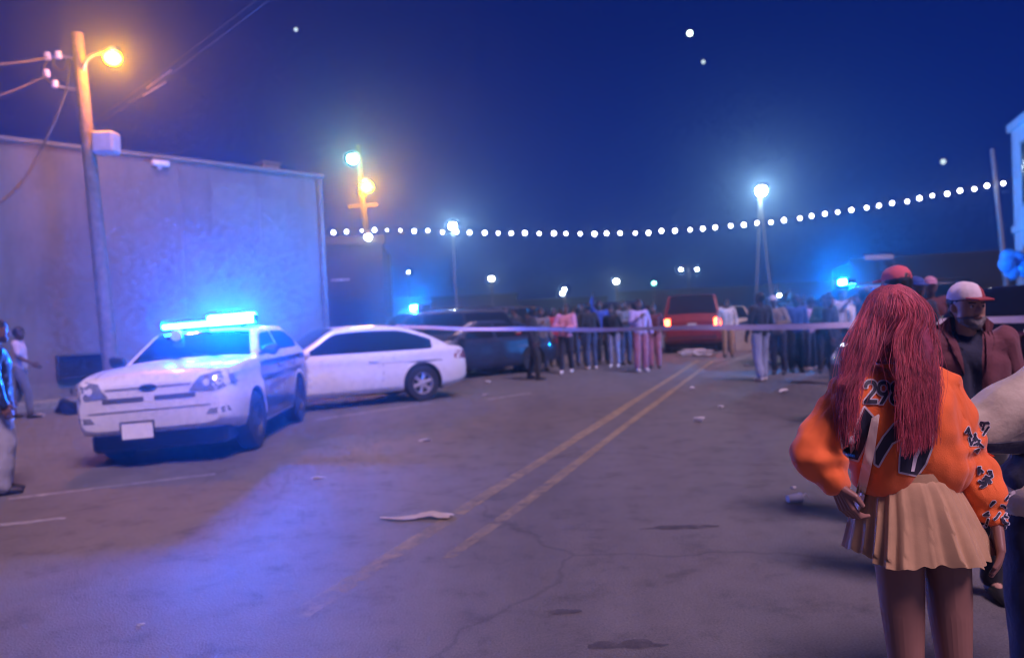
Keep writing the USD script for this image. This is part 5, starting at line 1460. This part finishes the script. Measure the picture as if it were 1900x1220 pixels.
u_ = np.linspace(-0.27, 0.27, 26); w_ = np.linspace(-0.05, 0.05, 7)
gx_, gy_ = np.meshgrid(u_, w_, indexing='ij')
gz_ = 0.004 + 0.028 * meshkit.noise(np.stack([gx_ * 16, gy_ * 30, gx_ * 0], -1), 4) * (0.4 + 0.6 * (gx_ > 0.02))
gy_ = gy_ * (0.35 + 1.1 * np.clip((gx_ + 0.27) / 0.4, 0, 1)) + 0.02 * np.sin(gx_ * 14)
v = np.stack([gx_, gy_, gz_], -1).reshape(-1, 3)
f = []
for i in range(25):
    for j in range(6):
        k = i * 7 + j
        f += [[k, k + 7, k + 8], [k, k + 8, k + 1]]
part('wrapper', trimesh.Trimesh(v, np.array(f), process=False), M('wrapper_cream', (0.40, 0.34, 0.25), 0.6), t, 40)
part('loose_flap', crumple(0.1, 0.07, 0.03, 91).apply_translation((0.26, 0.03, 0.0)), PAPER2, t)

g = gp(1293, 659)
t = Thing('paper_pile', 'low pile of flat white boards and papers behind the red SUV bumper', 'litter', (g[0], g[1], 0))
for k, (x, y, z, w, l, r) in enumerate(((-0.28, 0.1, 0.10, 0.52, 0.4, 6), (0.22, 0.12, 0.12, 0.62, 0.36, -5), (0.0, -0.1, 0.045, 0.3, 0.3, 20), (-0.36, -0.12, 0.04, 0.28, 0.24, -14), (0.3, -0.14, 0.03, 0.2, 0.2, 33), (-0.05, 0.16, 0.17, 0.7, 0.3, 2))):
    s = bx(w, l, 0.035, (0, 0, 0), 0.005, r)
    s = tm(mani(s).refine_to_length(0.08)); s.vertices[:, 2] += 0.03 * (meshkit.noise(s.vertices * 7 + k) - 0.5)
    s.apply_translation((x, y, z))
    part('board', s, PAPER if k % 2 == 0 else PAPER2, t)

STAIN = worn_paint('oil_stain', (0.07, 0.065, 0.067), UNDER, 0.5)
for x, y, rx, ry in ((1150, 1196, 0.20, 0.05), (1265, 978, 0.22, 0.05), (1040, 1135, 0.08, 0.03)):
    g = gp(x, y)
    a_ = np.linspace(0, 2 * math.pi, 36, endpoint=False)
    rr = 0.6 + 0.8 * meshkit.noise(np.column_stack([np.cos(a_) * 2, np.sin(a_) * 2, a_ * 0 + x]))
    top('road_stain', sheet([(g[0] + rx * c_ * k_, g[1] + ry * s_ * k_) for c_, s_, k_ in zip(np.cos(a_), np.sin(a_), rr)], 0.004), STAIN, kind='structure', smooth=False)

# louvred vent and bags by the wall
tq = 1.56
wp = W0 + WD * tq
t = Thing('wall_vent', 'dark louvred metal vent low on the plaster wall left of the cruiser', 'vent', (wp[0], wp[1], 0), ang)
part('frame', cat(bx(1.0, 0.16, 0.05, (0, -0.09, 1.05)), bx(1.0, 0.16, 0.05, (0, -0.09, 0.55)), bx(0.05, 0.16, 0.45, (-0.475, -0.09, 0.80)), bx(0.05, 0.16, 0.45, (0.475, -0.09, 0.80))), M('vent_dark', (0.03, 0.032, 0.04), 0.5), t)
for k in range(6):
    s = bx(0.88, 0.1, 0.012); s.apply_transform(trimesh.transformations.rotation_matrix(0.6, [1, 0, 0])); s.apply_translation((0, -0.09, 0.61 + 0.075 * k))
    part('slat', s, M('vent_dark', (0, 0, 0)), t)
BAG = M('bag_black', (0.012, 0.013, 0.016), 0.3, var=0.2)
for k, (x, y, w, l, h, lb) in enumerate(((118, 772, 0.55, 0.5, 0.42, 'black rubbish bag on the ground left of the police cruiser'), (148, 768, 0.5, 0.45, 0.5, 'black rubbish bag half hidden by the left headlight of the cruiser'))):
    g = gp(x, y)
    t = Thing('rubbish_bag', lb, 'bag', (g[0], g[1] + 0.3, 0))
    part('sack', crumple(w, l, h, 55 + k), BAG, t, 40)
    part('knot', crumple(0.12, 0.12, 0.16, 60 + k).apply_translation((0, 0, h * 0.86)), BAG, t, 40)

# balloons by the corner building
p = pd(1880, 492, 19.0)
t = Thing('balloon_bunch', 'bunch of pale blue balloons tied beside the pale corner building', 'balloons', (p[0], p[1], 0))
BALL = M('balloon_blue', (0.16, 0.42, 0.85), 0.25, coat=0.5, var=0.05)
for k, (x, z, y) in enumerate(((-0.16, 0.02, 0), (0.12, 0.14, 0.05), (0.0, -0.16, 0.02), (0.2, -0.10, -0.1), (-0.04, 0.2, 0.12))):
    m = sphere(0.2, (0, 0, 0), 3); m.vertices[:, 2] *= 1.12; m.vertices[:, :2] *= (1 - 0.25 * np.clip(-m.vertices[:, 2:] / 0.2, 0, 1))
    m.apply_translation((x, y, p[2] + z))
    bb = part('balloon', m, BALL, t, True)
    part('string', tube([(x, y, p[2] + z - 0.22), (x * 0.4, y * 0.4, p[2] - 0.9), (0, 0, 0.05)], 0.006, 5), CABLE, bb)
part('weight', bx(0.16, 0.16, 0.1, (0, 0, 0.05), 0.02), BLACK, t)

# ------------------------------------------------------------------ night haze
hz = usdkit.material(stage, '/World/Looks/haze_air', {'v': ('principled_volume', {'color': (0.46, 0.74, 1.0), 'density': 0.008, 'anisotropy': 0.9})}, volume='v.volume')
_hb = bx(2 * GX + 20, 2 * GX + 20, 11.2, (0, GY, 4.6))
top('haze', _hb, hz, kind='stuff', smooth=False)
